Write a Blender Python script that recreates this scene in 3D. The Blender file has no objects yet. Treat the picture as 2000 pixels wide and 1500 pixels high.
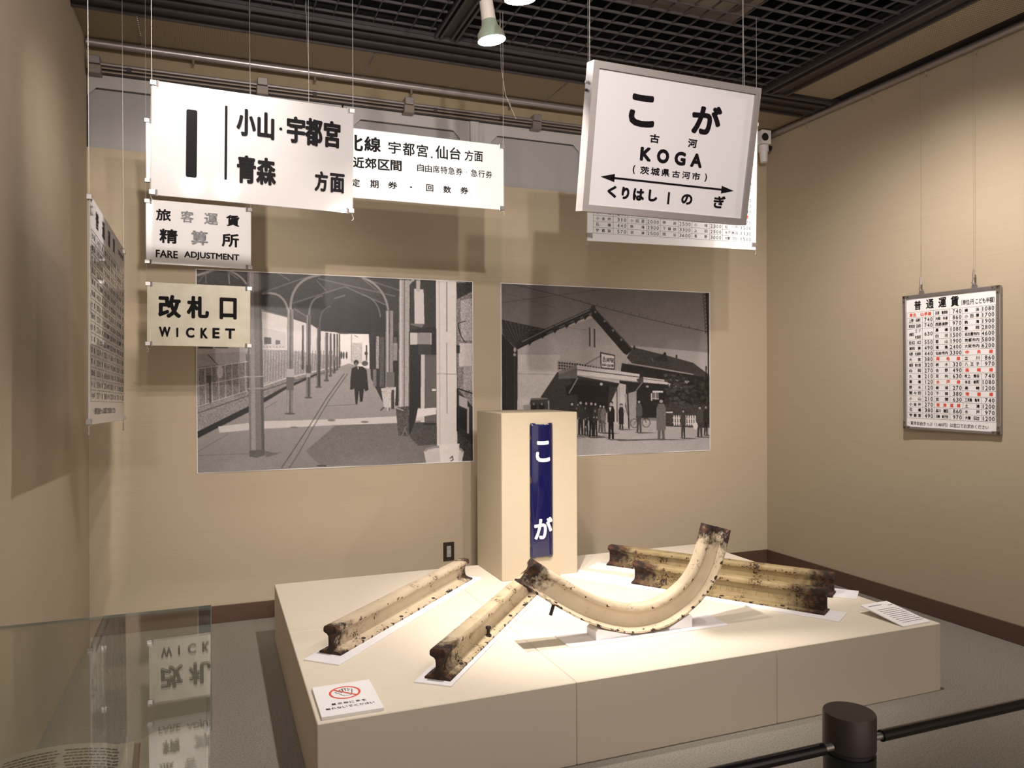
import bpy, math, random
import numpy as np
from mathutils import Vector, Matrix
R = math.radians
scene = bpy.context.scene
col = scene.collection
random.seed(4)

# ------------------------------------------------------------------ camera
cam_d = bpy.data.cameras.new('camera'); cam = bpy.data.objects.new('camera', cam_d); col.objects.link(cam)
cam_d.sensor_width = 36.0; cam_d.lens = 1498.9 / 2000 * 36.0; cam_d.clip_start = 0.05
YAW, PIT, ROL = 0.372, -0.0044, -0.0036
F = Vector((math.sin(YAW), math.cos(YAW), 0)); Rt = Vector((math.cos(YAW), -math.sin(YAW), 0)); U = Vector((0, 0, 1))
F2 = F * math.cos(PIT) + U * math.sin(PIT); U2 = U * math.cos(PIT) - F * math.sin(PIT)
R3 = Rt * math.cos(ROL) + U2 * math.sin(ROL); U3 = U2 * math.cos(ROL) - Rt * math.sin(ROL)
cam.matrix_world = Matrix(((R3.x, U3.x, -F2.x, 0), (R3.y, U3.y, -F2.y, 0), (R3.z, U3.z, -F2.z, 1.5), (0, 0, 0, 1)))
scene.camera = cam

# ------------------------------------------------------------------ world, exposure
w = bpy.data.worlds.new('world'); scene.world = w; w.use_nodes = True
w.node_tree.nodes['Background'].inputs[0].default_value = (1.0, 0.87, 0.77, 1)
w.node_tree.nodes['Background'].inputs[1].default_value = 1.15
scene.view_settings.view_transform = 'Standard'; scene.view_settings.look = 'None'
scene.view_settings.exposure = 0.06; scene.view_settings.gamma = 1.0
scene.view_settings.use_curve_mapping = False
WARM = (1.0, 0.90, 0.83)
# lamps of the two lighting tracks: position, aim, watts, beam angle, blend
LAMPS = [
    ((1.11, 3.065, 2.94), (.72, 3.5, .33), 165, 98, .9),
    ((1.10, 2.72, 2.950), (1.97, 3.58, .33), 400, 56, 1.0),
    ((-.04, .43, 3.15), (-.15, 4.6, 1.6), 50, 75, 1.0),
    ((.22, .43, 3.15), (.5, 4.6, 1.5), 85, 85, 1.0),
    ((1.14, .43, 3.0), (1.5, 4.6, 1.9), 130, 85, 1.0),
    ((2.9, 2.65, 3.4), (4.24, 3.7, .9), 225, 106, 1.0),
    ((3.2, 2.3, 3.35), (1.7, 4.5, .7), 55, 85, 1.0),
    ((-.1, 2.70, 3.34), (-.12, 4.1, 2.35), 130, 66, 1.0),
    ((.40, -.3, 3.0), (2.0, 4.9, 2.1), 310, 70, 1.0),
]

# ------------------------------------------------------------------ materials
def mat(name, c, rough=.6, metal=0., spec=.5, noise=None, bump=None, emit=None, coat=0.):
    m = bpy.data.materials.new(name); m.use_nodes = True
    nt = m.node_tree; b = nt.nodes['Principled BSDF']
    b.inputs['Base Color'].default_value = (*c, 1); b.inputs['Roughness'].default_value = rough
    b.inputs['Metallic'].default_value = metal; b.inputs['Specular IOR Level'].default_value = spec
    b.inputs['Coat Weight'].default_value = coat
    if emit: b.inputs['Emission Color'].default_value = (*emit[0], 1); b.inputs['Emission Strength'].default_value = emit[1]
    if noise or bump:
        tc = nt.nodes.new('ShaderNodeTexCoord')
    if noise:   # (scale vector, amount, second colour)
        mp = nt.nodes.new('ShaderNodeMapping'); mp.inputs['Scale'].default_value = noise[0]
        n = nt.nodes.new('ShaderNodeTexNoise'); n.inputs['Scale'].default_value = 1; n.inputs['Detail'].default_value = 6
        mx = nt.nodes.new('ShaderNodeMixRGB'); mx.inputs[1].default_value = (*c, 1); mx.inputs[2].default_value = (*noise[2], 1)
        mr = nt.nodes.new('ShaderNodeMapRange'); mr.inputs[1].default_value = .35; mr.inputs[2].default_value = .65; mr.inputs[4].default_value = noise[1]
        nt.links.new(tc.outputs['Object'], mp.inputs[0]); nt.links.new(mp.outputs[0], n.inputs['Vector'])
        nt.links.new(n.outputs[0], mr.inputs[0]); nt.links.new(mr.outputs[0], mx.inputs[0]); nt.links.new(mx.outputs[0], b.inputs['Base Color'])
    if bump:    # (scale, strength, distance)
        n2 = nt.nodes.new('ShaderNodeTexNoise'); n2.inputs['Scale'].default_value = bump[0]; n2.inputs['Detail'].default_value = 4
        bp = nt.nodes.new('ShaderNodeBump'); bp.inputs['Strength'].default_value = bump[1]; bp.inputs['Distance'].default_value = bump[2]
        nt.links.new(tc.outputs['Object'], n2.inputs['Vector']); nt.links.new(n2.outputs[0], bp.inputs['Height']); nt.links.new(bp.outputs[0], b.inputs['Normal'])
    return m

def mix(c, k): return tuple(x * k for x in c)
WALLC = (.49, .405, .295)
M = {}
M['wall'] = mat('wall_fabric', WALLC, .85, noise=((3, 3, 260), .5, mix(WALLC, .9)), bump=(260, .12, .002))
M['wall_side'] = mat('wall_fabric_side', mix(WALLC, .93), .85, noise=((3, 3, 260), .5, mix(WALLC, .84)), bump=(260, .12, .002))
M['carpet'] = mat('carpet', (.275, .255, .215), .95, noise=((140, 140, 140), 1, (.18, .166, .14)), bump=(300, .5, .004))
M['base'] = mat('baseboard_brown', (.105, .058, .040), .45, noise=((4, 4, 60), .5, (.08, .042, .03)))
M['plinth'] = mat('plinth_cloth', (.70, .63, .52), .8, spec=.3, noise=((90, 90, 300), .5, (.66, .59, .485)), bump=(400, .08, .001))
M['pedestal'] = mat('pedestal_cloth', (.48, .41, .30), .8, spec=.3, noise=((60, 60, 420), .6, (.445, .38, .272)), bump=(400, .1, .001))
M['white'] = mat('white_board', (.80, .78, .80), .5)
M['paper'] = mat('white_paper', (.86, .84, .85), .7)
M['acryl'] = mat('white_acrylic', (.44, .42, .415), .045, spec=.5)
M['milky'] = mat('milky_acrylic', (.47, .45, .47), .4, spec=.3)
M['bright'] = mat('white_acrylic_clean', (.86, .84, .845), .15, spec=.4)
M['acryl_frost'] = mat('white_enamel', (.88, .88, .88), .35)
M['aged'] = mat('aged_acrylic', (.54, .50, .385), .4, noise=((14, 14, 14), .8, (.46, .41, .295)))
M['black'] = mat('black_paint', (.006, .005, .006), .45, spec=.04)
M['ink'] = mat('black_ink', (.008, .007, .008), .7, spec=.15)
M['redink'] = mat('red_ink', (.72, .09, .05), .6)
M['wornink'] = mat('worn_ink', (.12, .12, .13), .5, noise=((60, 60, 60), 1, (.3, .3, .32)))
M['alu'] = mat('aluminium', (.36, .335, .33), .38, .75, noise=((6, 6, 90), .5, (.40, .37, .36)))
M['steel'] = mat('steel', (.42, .40, .39), .35, .8)
M['wire'] = mat('wire', (.45, .43, .40), .45, .3)
M['pipe'] = mat('pipe_metal', (.36, .33, .33), .35, .7)
M['track'] = mat('track_metal', (.26, .22, .19), .45, .6)
M['door'] = mat('grey_door', (.46, .445, .44), .4, spec=.4, noise=((1.2, 1.2, 2), .4, (.42, .405, .40)))
M['doorin'] = mat('grey_door_inset', (.36, .35, .35), .35, spec=.4)
M['dark'] = mat('dark_beam', (.028, .023, .023), .5)
M['darkridge'] = mat('dark_ridge', (.045, .038, .038), .45)
M['grid'] = mat('grid_paint', (.075, .066, .068), .6, spec=.2)
M['void'] = mat('ceiling_void', (.006, .006, .007), .9)
M['soffit'] = mat('soffit_beige', (.30, .23, .14), .7)
M['fixture'] = mat('old_fixture', (.30, .29, .25), .5, noise=((5, 5, 5), 1, (.12, .115, .08)))
M['plastic'] = mat('black_plastic', (.012, .012, .013), .3)
M['postcap'] = mat('dark_metal_cap', (.055, .042, .04), .45, .3)
M['bar'] = mat('black_bar', (.018, .015, .015), .25, .2)
M['lampbody'] = mat('lamp_body', (.62, .56, .50), .35)
M['lampglass'] = mat('lamp_glass', (.16, .24, .19), .2, emit=((.9, .55, .4), .12))
M['glow'] = mat('lamp_face', (1, 1, 1), .5, emit=((1.0, .95, .92), 55))
M['outlet'] = mat('outlet_bronze', (.055, .043, .035), .35, .4)
M['outletw'] = mat('outlet_face', (.42, .38, .35), .4)
M['page'] = mat('book_page', (.60, .54, .44), .8)
M['print'] = mat('print_ink', (.14, .12, .10), .8)
M['cover'] = mat('book_cover', (.20, .11, .06), .6)
M['case'] = mat('case_body', (.56, .47, .34), .6)
M['foam'] = mat('translucent_block', (.82, .80, .82), .4)
M['rustd'] = mat('rust_dark', (.022, .013, .010), .85)

def perforated(name, c, hole, scale):
    m = mat(name, c, .6); nt = m.node_tree; b = nt.nodes['Principled BSDF']
    tc = nt.nodes.new('ShaderNodeTexCoord'); mp = nt.nodes.new('ShaderNodeMapping'); mp.inputs['Scale'].default_value = (scale, scale, .001)
    v = nt.nodes.new('ShaderNodeTexVoronoi'); v.inputs['Randomness'].default_value = 0; v.inputs['Scale'].default_value = 1
    r = nt.nodes.new('ShaderNodeMapRange'); r.inputs[1].default_value = .26; r.inputs[2].default_value = .36
    mx = nt.nodes.new('ShaderNodeMixRGB'); mx.inputs[1].default_value = (*hole, 1); mx.inputs[2].default_value = (*c, 1)
    nt.links.new(tc.outputs['Object'], mp.inputs[0]); nt.links.new(mp.outputs[0], v.inputs['Vector']); nt.links.new(v.outputs['Distance'], r.inputs[0])
    nt.links.new(r.outputs[0], mx.inputs[0]); nt.links.new(mx.outputs[0], b.inputs['Base Color'])
    return m
M['perf'] = perforated('perforated_beige', (.34, .27, .18), (.16, .125, .08), 95)
M['perf2'] = perforated('perforated_beige_side', (.40, .34, .25), (.13, .10, .07), 62)

def thin_glass(name, tint, ior=1.5):
    m = bpy.data.materials.new(name); m.use_nodes = True; nt = m.node_tree; nt.nodes.clear()
    o = nt.nodes.new('ShaderNodeOutputMaterial'); t = nt.nodes.new('ShaderNodeBsdfTransparent'); g = nt.nodes.new('ShaderNodeBsdfGlossy')
    f = nt.nodes.new('ShaderNodeFresnel'); gm = nt.nodes.new('ShaderNodeNewGeometry'); ir = nt.nodes.new('ShaderNodeMapRange'); ir.inputs[3].default_value = ior; ir.inputs[4].default_value = 1 / ior; nt.links.new(gm.outputs['Backfacing'], ir.inputs[0]); nt.links.new(ir.outputs[0], f.inputs[0]); mx = nt.nodes.new('ShaderNodeMixShader')
    t.inputs[0].default_value = (*tint, 1); g.inputs['Roughness'].default_value = .0; g.inputs[0].default_value = (1, 1, 1, 1)
    nt.links.new(f.outputs[0], mx.inputs[0]); nt.links.new(t.outputs[0], mx.inputs[1]); nt.links.new(g.outputs[0], mx.inputs[2]); nt.links.new(mx.outputs[0], o.inputs[0])
    return m
M['glass'] = thin_glass('case_glass', (.93, .95, .93))
M['glassedge'] = mat('glass_edge', (.30, .34, .32), .12, spec=.8)

def rail_mat(name, paint, paint2, endlen, chip):
    m = bpy.data.materials.new(name); m.use_nodes = True; nt = m.node_tree; b = nt.nodes['Principled BSDF']
    N = nt.nodes.new; L = nt.links.new
    def math_(op, a, bb, clamp=False):
        n = N('ShaderNodeMath'); n.operation = op; n.use_clamp = clamp
        for i, x in enumerate((a, bb)):
            if isinstance(x, (int, float)): n.inputs[i].default_value = x
            else: L(x, n.inputs[i])
        return n.outputs[0]
    def ramp(x, lo, hi):
        n = N('ShaderNodeMapRange'); n.inputs[1].default_value = lo; n.inputs[2].default_value = hi; L(x, n.inputs[0]); return n.outputs[0]
    tc = N('ShaderNodeTexCoord')
    def noise(sc, det=5, rg=.6, vec=None):
        n = N('ShaderNodeTexNoise'); n.inputs['Scale'].default_value = sc; n.inputs['Detail'].default_value = det; n.inputs['Roughness'].default_value = rg
        L(vec or tc.outputs['Object'], n.inputs['Vector']); return n.outputs[0]
    e = N('ShaderNodeAttribute'); e.attribute_name = 'endd'; ed = N('ShaderNodeAttribute'); ed.attribute_name = 'edge'
    n1 = noise(22); n2 = noise(95, 6, .7); n3 = noise(45, 3, .5); n4 = noise(9, 3)
    # heat and rust near the cut ends
    q = math_('ADD', e.outputs['Fac'], math_('MULTIPLY', math_('SUBTRACT', n1, .5), .35))
    q = math_('ADD', q, math_('MULTIPLY', math_('SUBTRACT', n2, .5), .12))
    endm = ramp(q, endlen, endlen * .35)
    edgem = ramp(math_('ADD', math_('MULTIPLY', ed.outputs['Fac'], .26), math_('MULTIPLY', n3, .9)), .74, .78)
    chipm = ramp(math_('ADD', n2, math_('MULTIPLY', math_('SUBTRACT', n4, .5), .7)), chip, chip + .03)
    mask = math_('MAXIMUM', math_('MAXIMUM', endm, edgem), chipm, True)
    pc = N('ShaderNodeMixRGB'); pc.inputs[1].default_value = (*paint, 1); pc.inputs[2].default_value = (*paint2, 1); L(ramp(n4, .4, .65), pc.inputs[0])
    rc = N('ShaderNodeMixRGB'); rc.inputs[1].default_value = (.022, .013, .010, 1); rc.inputs[2].default_value = (.13, .052, .024, 1); L(ramp(noise(30, 6), .48, .72), rc.inputs[0])
    fm = N('ShaderNodeMixRGB'); L(mask, fm.inputs[0]); L(pc.outputs[0], fm.inputs[1]); L(rc.outputs[0], fm.inputs[2]); L(fm.outputs[0], b.inputs['Base Color'])
    L(ramp(mask, -1.2, 1.1), b.inputs['Roughness'])
    bp = N('ShaderNodeBump'); bp.inputs['Strength'].default_value = .5; bp.inputs['Distance'].default_value = .0015
    L(math_('SUBTRACT', math_('MULTIPLY', n2, .5), mask), bp.inputs['Height']); L(bp.outputs[0], b.inputs['Normal'])
    return m
M['rail_cream'] = rail_mat('rail_cream', (.55, .46, .33), (.50, .41, .285), .10, .66)
M['rail_worn'] = rail_mat('rail_worn', (.52, .43, .29), (.45, .36, .22), .17, .64)
M['rail_olive'] = rail_mat('rail_olive', (.31, .24, .12), (.24, .17, .075), .19, .61)
M['rail_arch'] = rail_mat('rail_arch', (.57, .48, .34), (.52, .43, .30), .12, .68)

def enamel_mat():
    m = mat('blue_enamel', (.012, .016, .13), .12, coat=.6); nt = m.node_tree; b = nt.nodes['Principled BSDF']; L = nt.links.new
    tc = nt.nodes.new('ShaderNodeTexCoord'); n = nt.nodes.new('ShaderNodeTexNoise'); n.inputs['Scale'].default_value = 16; n.inputs['Detail'].default_value = 5
    L(tc.outputs['Object'], n.inputs['Vector'])
    at = nt.nodes.new('ShaderNodeAttribute'); at.attribute_name = 'edge'
    ad = nt.nodes.new('ShaderNodeMath'); ad.operation = 'MULTIPLY_ADD'; ad.inputs[1].default_value = .24; L(at.outputs['Fac'], ad.inputs[0]); L(n.outputs[0], ad.inputs[2])
    r = nt.nodes.new('ShaderNodeMapRange'); r.inputs[1].default_value = .75; r.inputs[2].default_value = .765; L(ad.outputs[0], r.inputs[0])
    mx = nt.nodes.new('ShaderNodeMixRGB'); mx.inputs[1].default_value = (.0045, .005, .055, 1); mx.inputs[2].default_value = (.07, .042, .025, 1)
    L(r.outputs[0], mx.inputs[0]); L(mx.outputs[0], b.inputs['Base Color'])
    return m
M['enamel'] = enamel_mat()
def photo_mat():
    m = mat('photo_print', (.5, .5, .5), .38, spec=.4); nt = m.node_tree
    a = nt.nodes.new('ShaderNodeAttribute'); a.attribute_name = 'Col'; nt.links.new(a.outputs['Color'], nt.nodes['Principled BSDF'].inputs['Base Color'])
    return m
M['photo'] = photo_mat()

# ------------------------------------------------------------------ mesh helpers
class MB:
    def __init__(s): s.v = []; s.f = []; s.a = {}
    def add(s, vs, fs):
        o = len(s.v); s.v += [tuple(x) for x in vs]; s.f += [tuple(o + i for i in f) for f in fs]; return s
    def box(s, x0, y0, z0, x1, y1, z1, bev=0.):
        if bev <= 0:
            return s.add([(x, y, z) for x in (x0, x1) for y in (y0, y1) for z in (z0, z1)],
                         [(0, 1, 3, 2), (4, 6, 7, 5), (0, 4, 5, 1), (2, 3, 7, 6), (0, 2, 6, 4), (1, 5, 7, 3)])
        b = bev; vs = []; idx = {}
        X = (x0, x1); Y = (y0, y1); Z = (z0, z1)
        for i in (0, 1):
            for j in (0, 1):
                for k in (0, 1):
                    sx, sy, sz = (1, -1)[i], (1, -1)[j], (1, -1)[k]
                    idx[i, j, k, 0] = len(vs); vs.append((X[i], Y[j] + b * sy, Z[k] + b * sz))
                    idx[i, j, k, 1] = len(vs); vs.append((X[i] + b * sx, Y[j], Z[k] + b * sz))
                    idx[i, j, k, 2] = len(vs); vs.append((X[i] + b * sx, Y[j] + b * sy, Z[k]))
        fs = []
        for i in (0, 1):
            q = [idx[i, 0, 0, 0], idx[i, 1, 0, 0], idx[i, 1, 1, 0], idx[i, 0, 1, 0]]; fs.append(q if i else q[::-1])
            q = [idx[0, i, 0, 1], idx[0, i, 1, 1], idx[1, i, 1, 1], idx[1, i, 0, 1]]; fs.append(q if i else q[::-1])
            q = [idx[0, 0, i, 2], idx[1, 0, i, 2], idx[1, 1, i, 2], idx[0, 1, i, 2]]; fs.append(q if i else q[::-1])
        for a in (0, 1):
            for c in (0, 1):
                fs.append([idx[a, c, 0, 0], idx[a, c, 1, 0], idx[a, c, 1, 1], idx[a, c, 0, 1]])
                fs.append([idx[a, 0, c, 0], idx[a, 1, c, 0], idx[a, 1, c, 2], idx[a, 0, c, 2]])
                fs.append([idx[0, a, c, 1], idx[1, a, c, 1], idx[1, a, c, 2], idx[0, a, c, 2]])
                for d in (0, 1): fs.append([idx[a, c, d, 0], idx[a, c, d, 1], idx[a, c, d, 2]])
        return s.add(vs, fs)
    def tube(s, pts, r, n=10, caps=True):
        P = [Vector(p) for p in pts]; rs = r if isinstance(r, (list, tuple)) else [r] * len(P); rings = []
        up = None
        for i, p in enumerate(P):
            t = (P[min(i + 1, len(P) - 1)] - P[max(i - 1, 0)]).normalized()
            if up is None:
                up = t.orthogonal().normalized()
            up = (up - t * up.dot(t)).normalized(); b = t.cross(up)
            rings.append([p + (up * math.cos(2 * math.pi * k / n) + b * math.sin(2 * math.pi * k / n)) * rs[i] for k in range(n)])
        vs = [v for rg in rings for v in rg]; fs = []
        for i in range(len(P) - 1):
            for k in range(n):
                fs.append((i * n + k, i * n + (k + 1) % n, (i + 1) * n + (k + 1) % n, (i + 1) * n + k))
        if caps: fs.append(tuple(range(n))[::-1]); fs.append(tuple((len(P) - 1) * n + k for k in range(n)))
        return s.add(vs, fs)
    def prism(s, pts, y0, y1):   # outline in x,z pushed along y
        n = len(pts)
        return s.add([(x, y0, z) for x, z in pts] + [(x, y1, z) for x, z in pts],
                     [tuple(range(n)), tuple(range(2 * n - 1, n - 1, -1))] + [(i, i + n, (i + 1) % n + n, (i + 1) % n) for i in range(n)])
    def ring(s, c, r0, r1, y, n=48):
        vs = []; fs = []
        for k in range(n):
            a = 2 * math.pi * k / n; vs += [(c[0] + math.cos(a) * r0, y, c[1] + math.sin(a) * r0), (c[0] + math.cos(a) * r1, y, c[1] + math.sin(a) * r1)]
        for k in range(n): j = (k + 1) % n; fs.append((2 * k, 2 * k + 1, 2 * j + 1, 2 * j))
        return s.add(vs, fs)
    def mesh(s, name, m, smooth=False):
        me = bpy.data.meshes.new(name); me.from_pydata(s.v, [], s.f); me.materials.append(M[m] if isinstance(m, str) else m)
        for k, vals in s.a.items():
            at = me.attributes.new(k, 'FLOAT', 'POINT'); at.data.foreach_set('value', vals)
        if smooth:
            me.polygons.foreach_set('use_smooth', [True] * len(me.polygons))
            me.set_sharp_from_angle(angle=R(35))
        me.update(); return me
    def obj(s, name, m, parent=None, smooth=False, **kw):
        return link(name, s.mesh(name, m, smooth), parent, **kw)

def link(name, me, parent=None, label=None, cat=None, group=None, kind=None):
    o = bpy.data.objects.new(name, me); col.objects.link(o)
    if parent: o.parent = parent
    return tag(o, label, cat, group, kind)
def tag(o, label=None, cat=None, group=None, kind=None):
    for k, v in (('label', label), ('category', cat), ('group', group), ('kind', kind)):
        if v: o[k] = v
    return o
def thing(name, label, cat, loc=(0, 0, 0), rot=(0, 0, 0), group=None):
    o = bpy.data.objects.new(name, None); col.objects.link(o); o.location = loc; o.rotation_euler = rot
    o.empty_display_size = .05
    return tag(o, label, cat, group)
def box(*a, bev=0.): return MB().box(*a, bev=bev)

# ------------------------------------------------------------------ lettering: glyphs fitted into boxes of a sign's own plane
_gc = {}
def glyph(s, bold):
    k = (s, bold)
    if k not in _gc:
        c = bpy.data.curves.new('g', 'FONT'); c.body = s; c.offset = bold; c.resolution_u = 3
        o = bpy.data.objects.new('g', c); me = bpy.data.meshes.new_from_object(o)
        vs = np.array([v.co[:] for v in me.vertices]).reshape(-1, 3); fs = [tuple(p.vertices) for p in me.polygons]
        bpy.data.objects.remove(o); bpy.data.curves.remove(c); bpy.data.meshes.remove(me)
        _gc[k] = (vs, fs)
    return _gc[k]
def put(mb, s, x0, y0, x1, y1, y, bold=.0, depth=0.):
    """x right, y0 top, y1 bottom measured downward from the sign's top edge; y = plane in local depth.
    heavier strokes are made of copies shifted around a small circle, which also rounds the stroke ends"""
    vs, fs = glyph(s, 0.)
    if not len(vs): return
    hh = (y1 - y0); r = bold * min(hh, hh) * .95
    x0, x1, y0, y1 = x0 + r, x1 - r, y0 + r, y1 - r
    a = vs[:, 0].min(); b = vs[:, 0].max(); c = vs[:, 1].min(); d = vs[:, 1].max()
    sx = (x1 - x0) / max(b - a, 1e-6); sz = (y1 - y0) / max(d - c, 1e-6)
    nn = 0 if r <= 0 else (4 if hh < .03 else 10)
    offs = [(0, 0)] + [(r * math.cos(2 * math.pi * k / nn), r * math.sin(2 * math.pi * k / nn)) for k in range(nn)]
    cnt = {}
    if depth:
        for f in fs:
            for i in range(len(f)):
                e = tuple(sorted((f[i], f[(i + 1) % len(f)]))); cnt[e] = cnt.get(e, 0) + 1
    for n_, (ox, oz) in enumerate(offs):
        yy = y - n_ * 2e-6
        P = [(x0 + (p[0] - a) * sx + ox, yy, -y1 + (p[1] - c) * sz + oz) for p in vs]
        base = len(mb.v); mb.add(P, fs)
        if depth:   # side walls of raised letters
            o = len(mb.v); mb.v += [(p[0], y + depth, p[2]) for p in P]
            for f in fs:
                for i in range(len(f)):
                    p_, q_ = f[i], f[(i + 1) % len(f)]
                    if cnt[tuple(sorted((p_, q_)))] == 1: mb.f.append((base + q_, base + p_, o + p_, o + q_))
def spaced(mb, s, x0, y0, x1, y1, y, bold=0., cw=None):
    """spread the characters of s evenly from x0 to x1"""
    n = len(s); h = y1 - y0; cw = cw or min(h, (x1 - x0) / n * .92)
    for i, ch in enumerate(s):
        if ch == ' ': continue
        cx = x0 + cw / 2 + (x1 - x0 - cw) * (i / (n - 1) if n > 1 else .5)
        if ch in '・.,': put(mb, ch, cx - h * .06, y0 + h * .44, cx + h * .06, y1 - h * .44, y, bold)
        elif ch in '1I': put(mb, ch, cx - cw * .2, y0, cx + (cw * .12 if ch == '1' else -cw * .02), y1, y, bold)
        elif ch in '一-～': put(mb, ch, cx - cw * .4, y0 + h * .45, cx + cw * .4, y1 - h * .45, y, bold)
        else: put(mb, ch, cx - cw / 2, y0, cx + cw / 2, y1, y, bold)

# ------------------------------------------------------------------ room shell
YB, XR, XL, ZC = 5.108, 4.239, -.681, 3.50
box(XL - 1.2, -2.5, -.1, XR + .2, YB + .3, 0).obj('floor', 'carpet', kind='structure')
box(XL - .1, YB, 0, XR, YB + .12, 2.882).obj('wall_back', 'wall', kind='structure')
box(XL - .1, YB + .06, 2.882, XR, YB + .16, ZC + .1).obj('wall_back_upper', 'soffit', kind='structure')
box(2.60, YB, 2.882, XR, YB + .06, ZC).obj('wall_back_corner', 'wall', kind='structure')
box(XL, YB, 3.345, 2.60, YB + .06, ZC).obj('trim_1', 'soffit', kind='structure')
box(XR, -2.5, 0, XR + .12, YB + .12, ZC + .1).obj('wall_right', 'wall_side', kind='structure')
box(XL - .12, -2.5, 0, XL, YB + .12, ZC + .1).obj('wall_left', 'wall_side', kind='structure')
box(XL, YB - .012, 0, XR - .013, YB, .108, bev=.002).obj('baseboard_back', 'base', kind='structure')
box(XR - .012, -2.5, 0, XR, YB, .108, bev=.002).obj('baseboard_right', 'base', kind='structure')
# ceiling above the open grid
MB().box(XL - .1, -2.5, 4.3, XR + .1, YB + .1, 4.35).obj('ceiling', 'void', kind='structure')
v_ = MB(); v_.box(XL - .05, 4.59, ZC + .03, XR, 4.61, 4.3); v_.box(XR - .02, -2.5, ZC + .11, XR - .005, 4.6, 4.3); v_.box(XL + .002, -2.5, ZC + .02, XL + .012, 4.6, 4.3)
v_.obj('ceiling_void', 'void', kind='structure')
# grey sliding doors high on the back wall
def door(n, x0, x1, ix0, ix1):
    d = MB(); z0, z1 = 2.886, 3.312; y = YB
    c = .05
    # frame as a band with chamfered inner corners
    d.box(x0, y, z1 - .075, x1, y + .05, z1)
    d.box(x0, y, z0, ix0, y + .05, z1 - .075); d.box(ix1, y, z0, x1, y + .05, z1 - .075)
    d.add([(ix0, y, z1 - .075), (ix0 + c, y, z1 - .075), (ix0, y, z1 - .075 - c)], [(0, 1, 2)])
    d.add([(ix1, y, z1 - .075), (ix1 - c, y, z1 - .075), (ix1, y, z1 - .075 - c)], [(0, 2, 1)])
    o = d.obj('door_%d' % n, 'door', kind='structure')
    tag(o, label='grey metal sliding door panel high on the back wall')
    box(ix0, y + .018, z0, ix1, y + .045, z1 - .07).obj('inset_panel', 'doorin', o)
    b = MB(); b.box(ix0, y + .012, z1 - .081, ix1, y + .02, z1 - .075); b.obj('bead', 'dark', o)
door(1, XL + .004, .80, XL + .004, .74)
door(2, .81, 1.683, .875, 1.61)
door(3, 1.752, 2.595, 1.842, 2.53)
box(1.686, YB - .004, 2.886, 1.749, YB + .05, 3.315).obj('trim_2', 'door', kind='structure')
# picture rail assembly over the doors
t = thing('curtain_track', 'dark double metal track with brackets running above the grey doors', 'track', (1.0, YB, 3.34))
for z, yy, r in ((.026, -.035, .011), (.0, -.05, .007), (-.018, -.035, .007)):
    MB().tube([(XL - 1.0 + .02, yy, z), (1.60, yy, z)], r, 8).obj('rod', 'pipe' if z > .02 else 'track', t, True)
box(XL - 1 + .01, -.03, -.026, 1.6, -.001, .012).obj('backing_strip', 'dark', t)
for x in (-.63, .30, 1.235, 2.165):
    b = box(x - 1 - .03, -.085, .01, x - 1 + .03, -.004, .055, bev=.003).obj('bracket', 'alu', t)
    box(x - 1 - .035, -.075, -.045, x - 1 + .035, -.004, .008, bev=.003).obj('bracket_plate', 'track', b)
for x in (-.45, .62, 1.42, 1.9):
    box(x - 1 - .012, -.062, -.012, x - 1 + .012, -.03, .014).obj('glider', 'dark', t)
# silver pipe under the ceiling edge
t = thing('ceiling_pipe', 'long silver grey pipe along the top of the back wall', 'pipe', (1.8, YB - .07, ZC - .03))
MB().tube([(XL - 1.79, 0, 0), (XR - 1.82, 0, 0)], .023, 14).obj('pipe_run', 'pipe', t, True)
for x in (-.1, .62, 1.25, 1.96, 2.6, 3.3):
    MB().tube([(x - 1.8, 0, -.02), (x - 1.8, 0, -.05)], .008, 8).obj('picture_hook', 'track', t, True)
# perforated ceiling panels
def panel(name, x0, y0, x1, y1, m, z=ZC):
    o = box(x0, y0, z, x1, y1, z + .012).obj(name, m, kind='structure'); return o
xs = [XL, -.377, .93, 2.23, 3.53, XR]
PC = thing('ceiling_panel', 'row of perforated beige ceiling panels along the back wall', 'ceiling panel', (1.8, 4.85, ZC)); del PC['category']; PC['kind'] = 'structure'; PC.name = 'ceiling_back_panels'
for a, b in zip(xs[:-1], xs[1:]):
    box(a - 1.8 + .003, -.25, 0, b - 1.8 - .003, .255, .012).obj('panel', 'perf', PC)
for x in xs[1:-1]:
    mb = MB()
    for k in range(16):
        mb.box(x - 1.8 - .006, -.18 + k * .024, -.004, x - 1.8 + .006, -.168 + k * .024, 0)
    mb.obj('seam_clips', 'alu', PC)
# dark beams framing the grid
def beam(name, segs):
    o = MB()
    for s_ in segs: o.box(*s_)
    return o.obj(name, 'dark', kind='structure')
beam('ceiling_beam_back', [(XL, 4.285, ZC - .015, XR - .03, 4.60, ZC + .06)])
rd = MB()
for y in (4.30, 4.36, 4.47, 4.585): rd.box(XL, y - .008, ZC - .032, XR - .1, y + .008, ZC - .014)
rd.obj('trim_3', 'darkridge', kind='structure')
beam('ceiling_beam_right', [(3.52, -2.5, ZC - .015, 3.745, 4.285, ZC + .06)])
rd = MB()
for x in (3.535, 3.60, 3.72): rd.box(x - .008, -2.5, ZC - .032, x + .008, 4.29, ZC - .014)
rd.obj('trim_4', 'darkridge', kind='structure')
panel('ceiling_panel_right', 3.75, -2.5, 4.13, 4.29, 'perf2', ZC)
beam('ceiling_gap_right', [(4.13, -2.5, ZC + .01, XR, YB - .6, ZC + .06)])
MB().tube([(XR - .03, -2.5, ZC - .028), (XR - .03, YB - .01, ZC - .028)], .022, 12).obj('trim_5', 'pipe', kind='structure', smooth=True)
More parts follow.
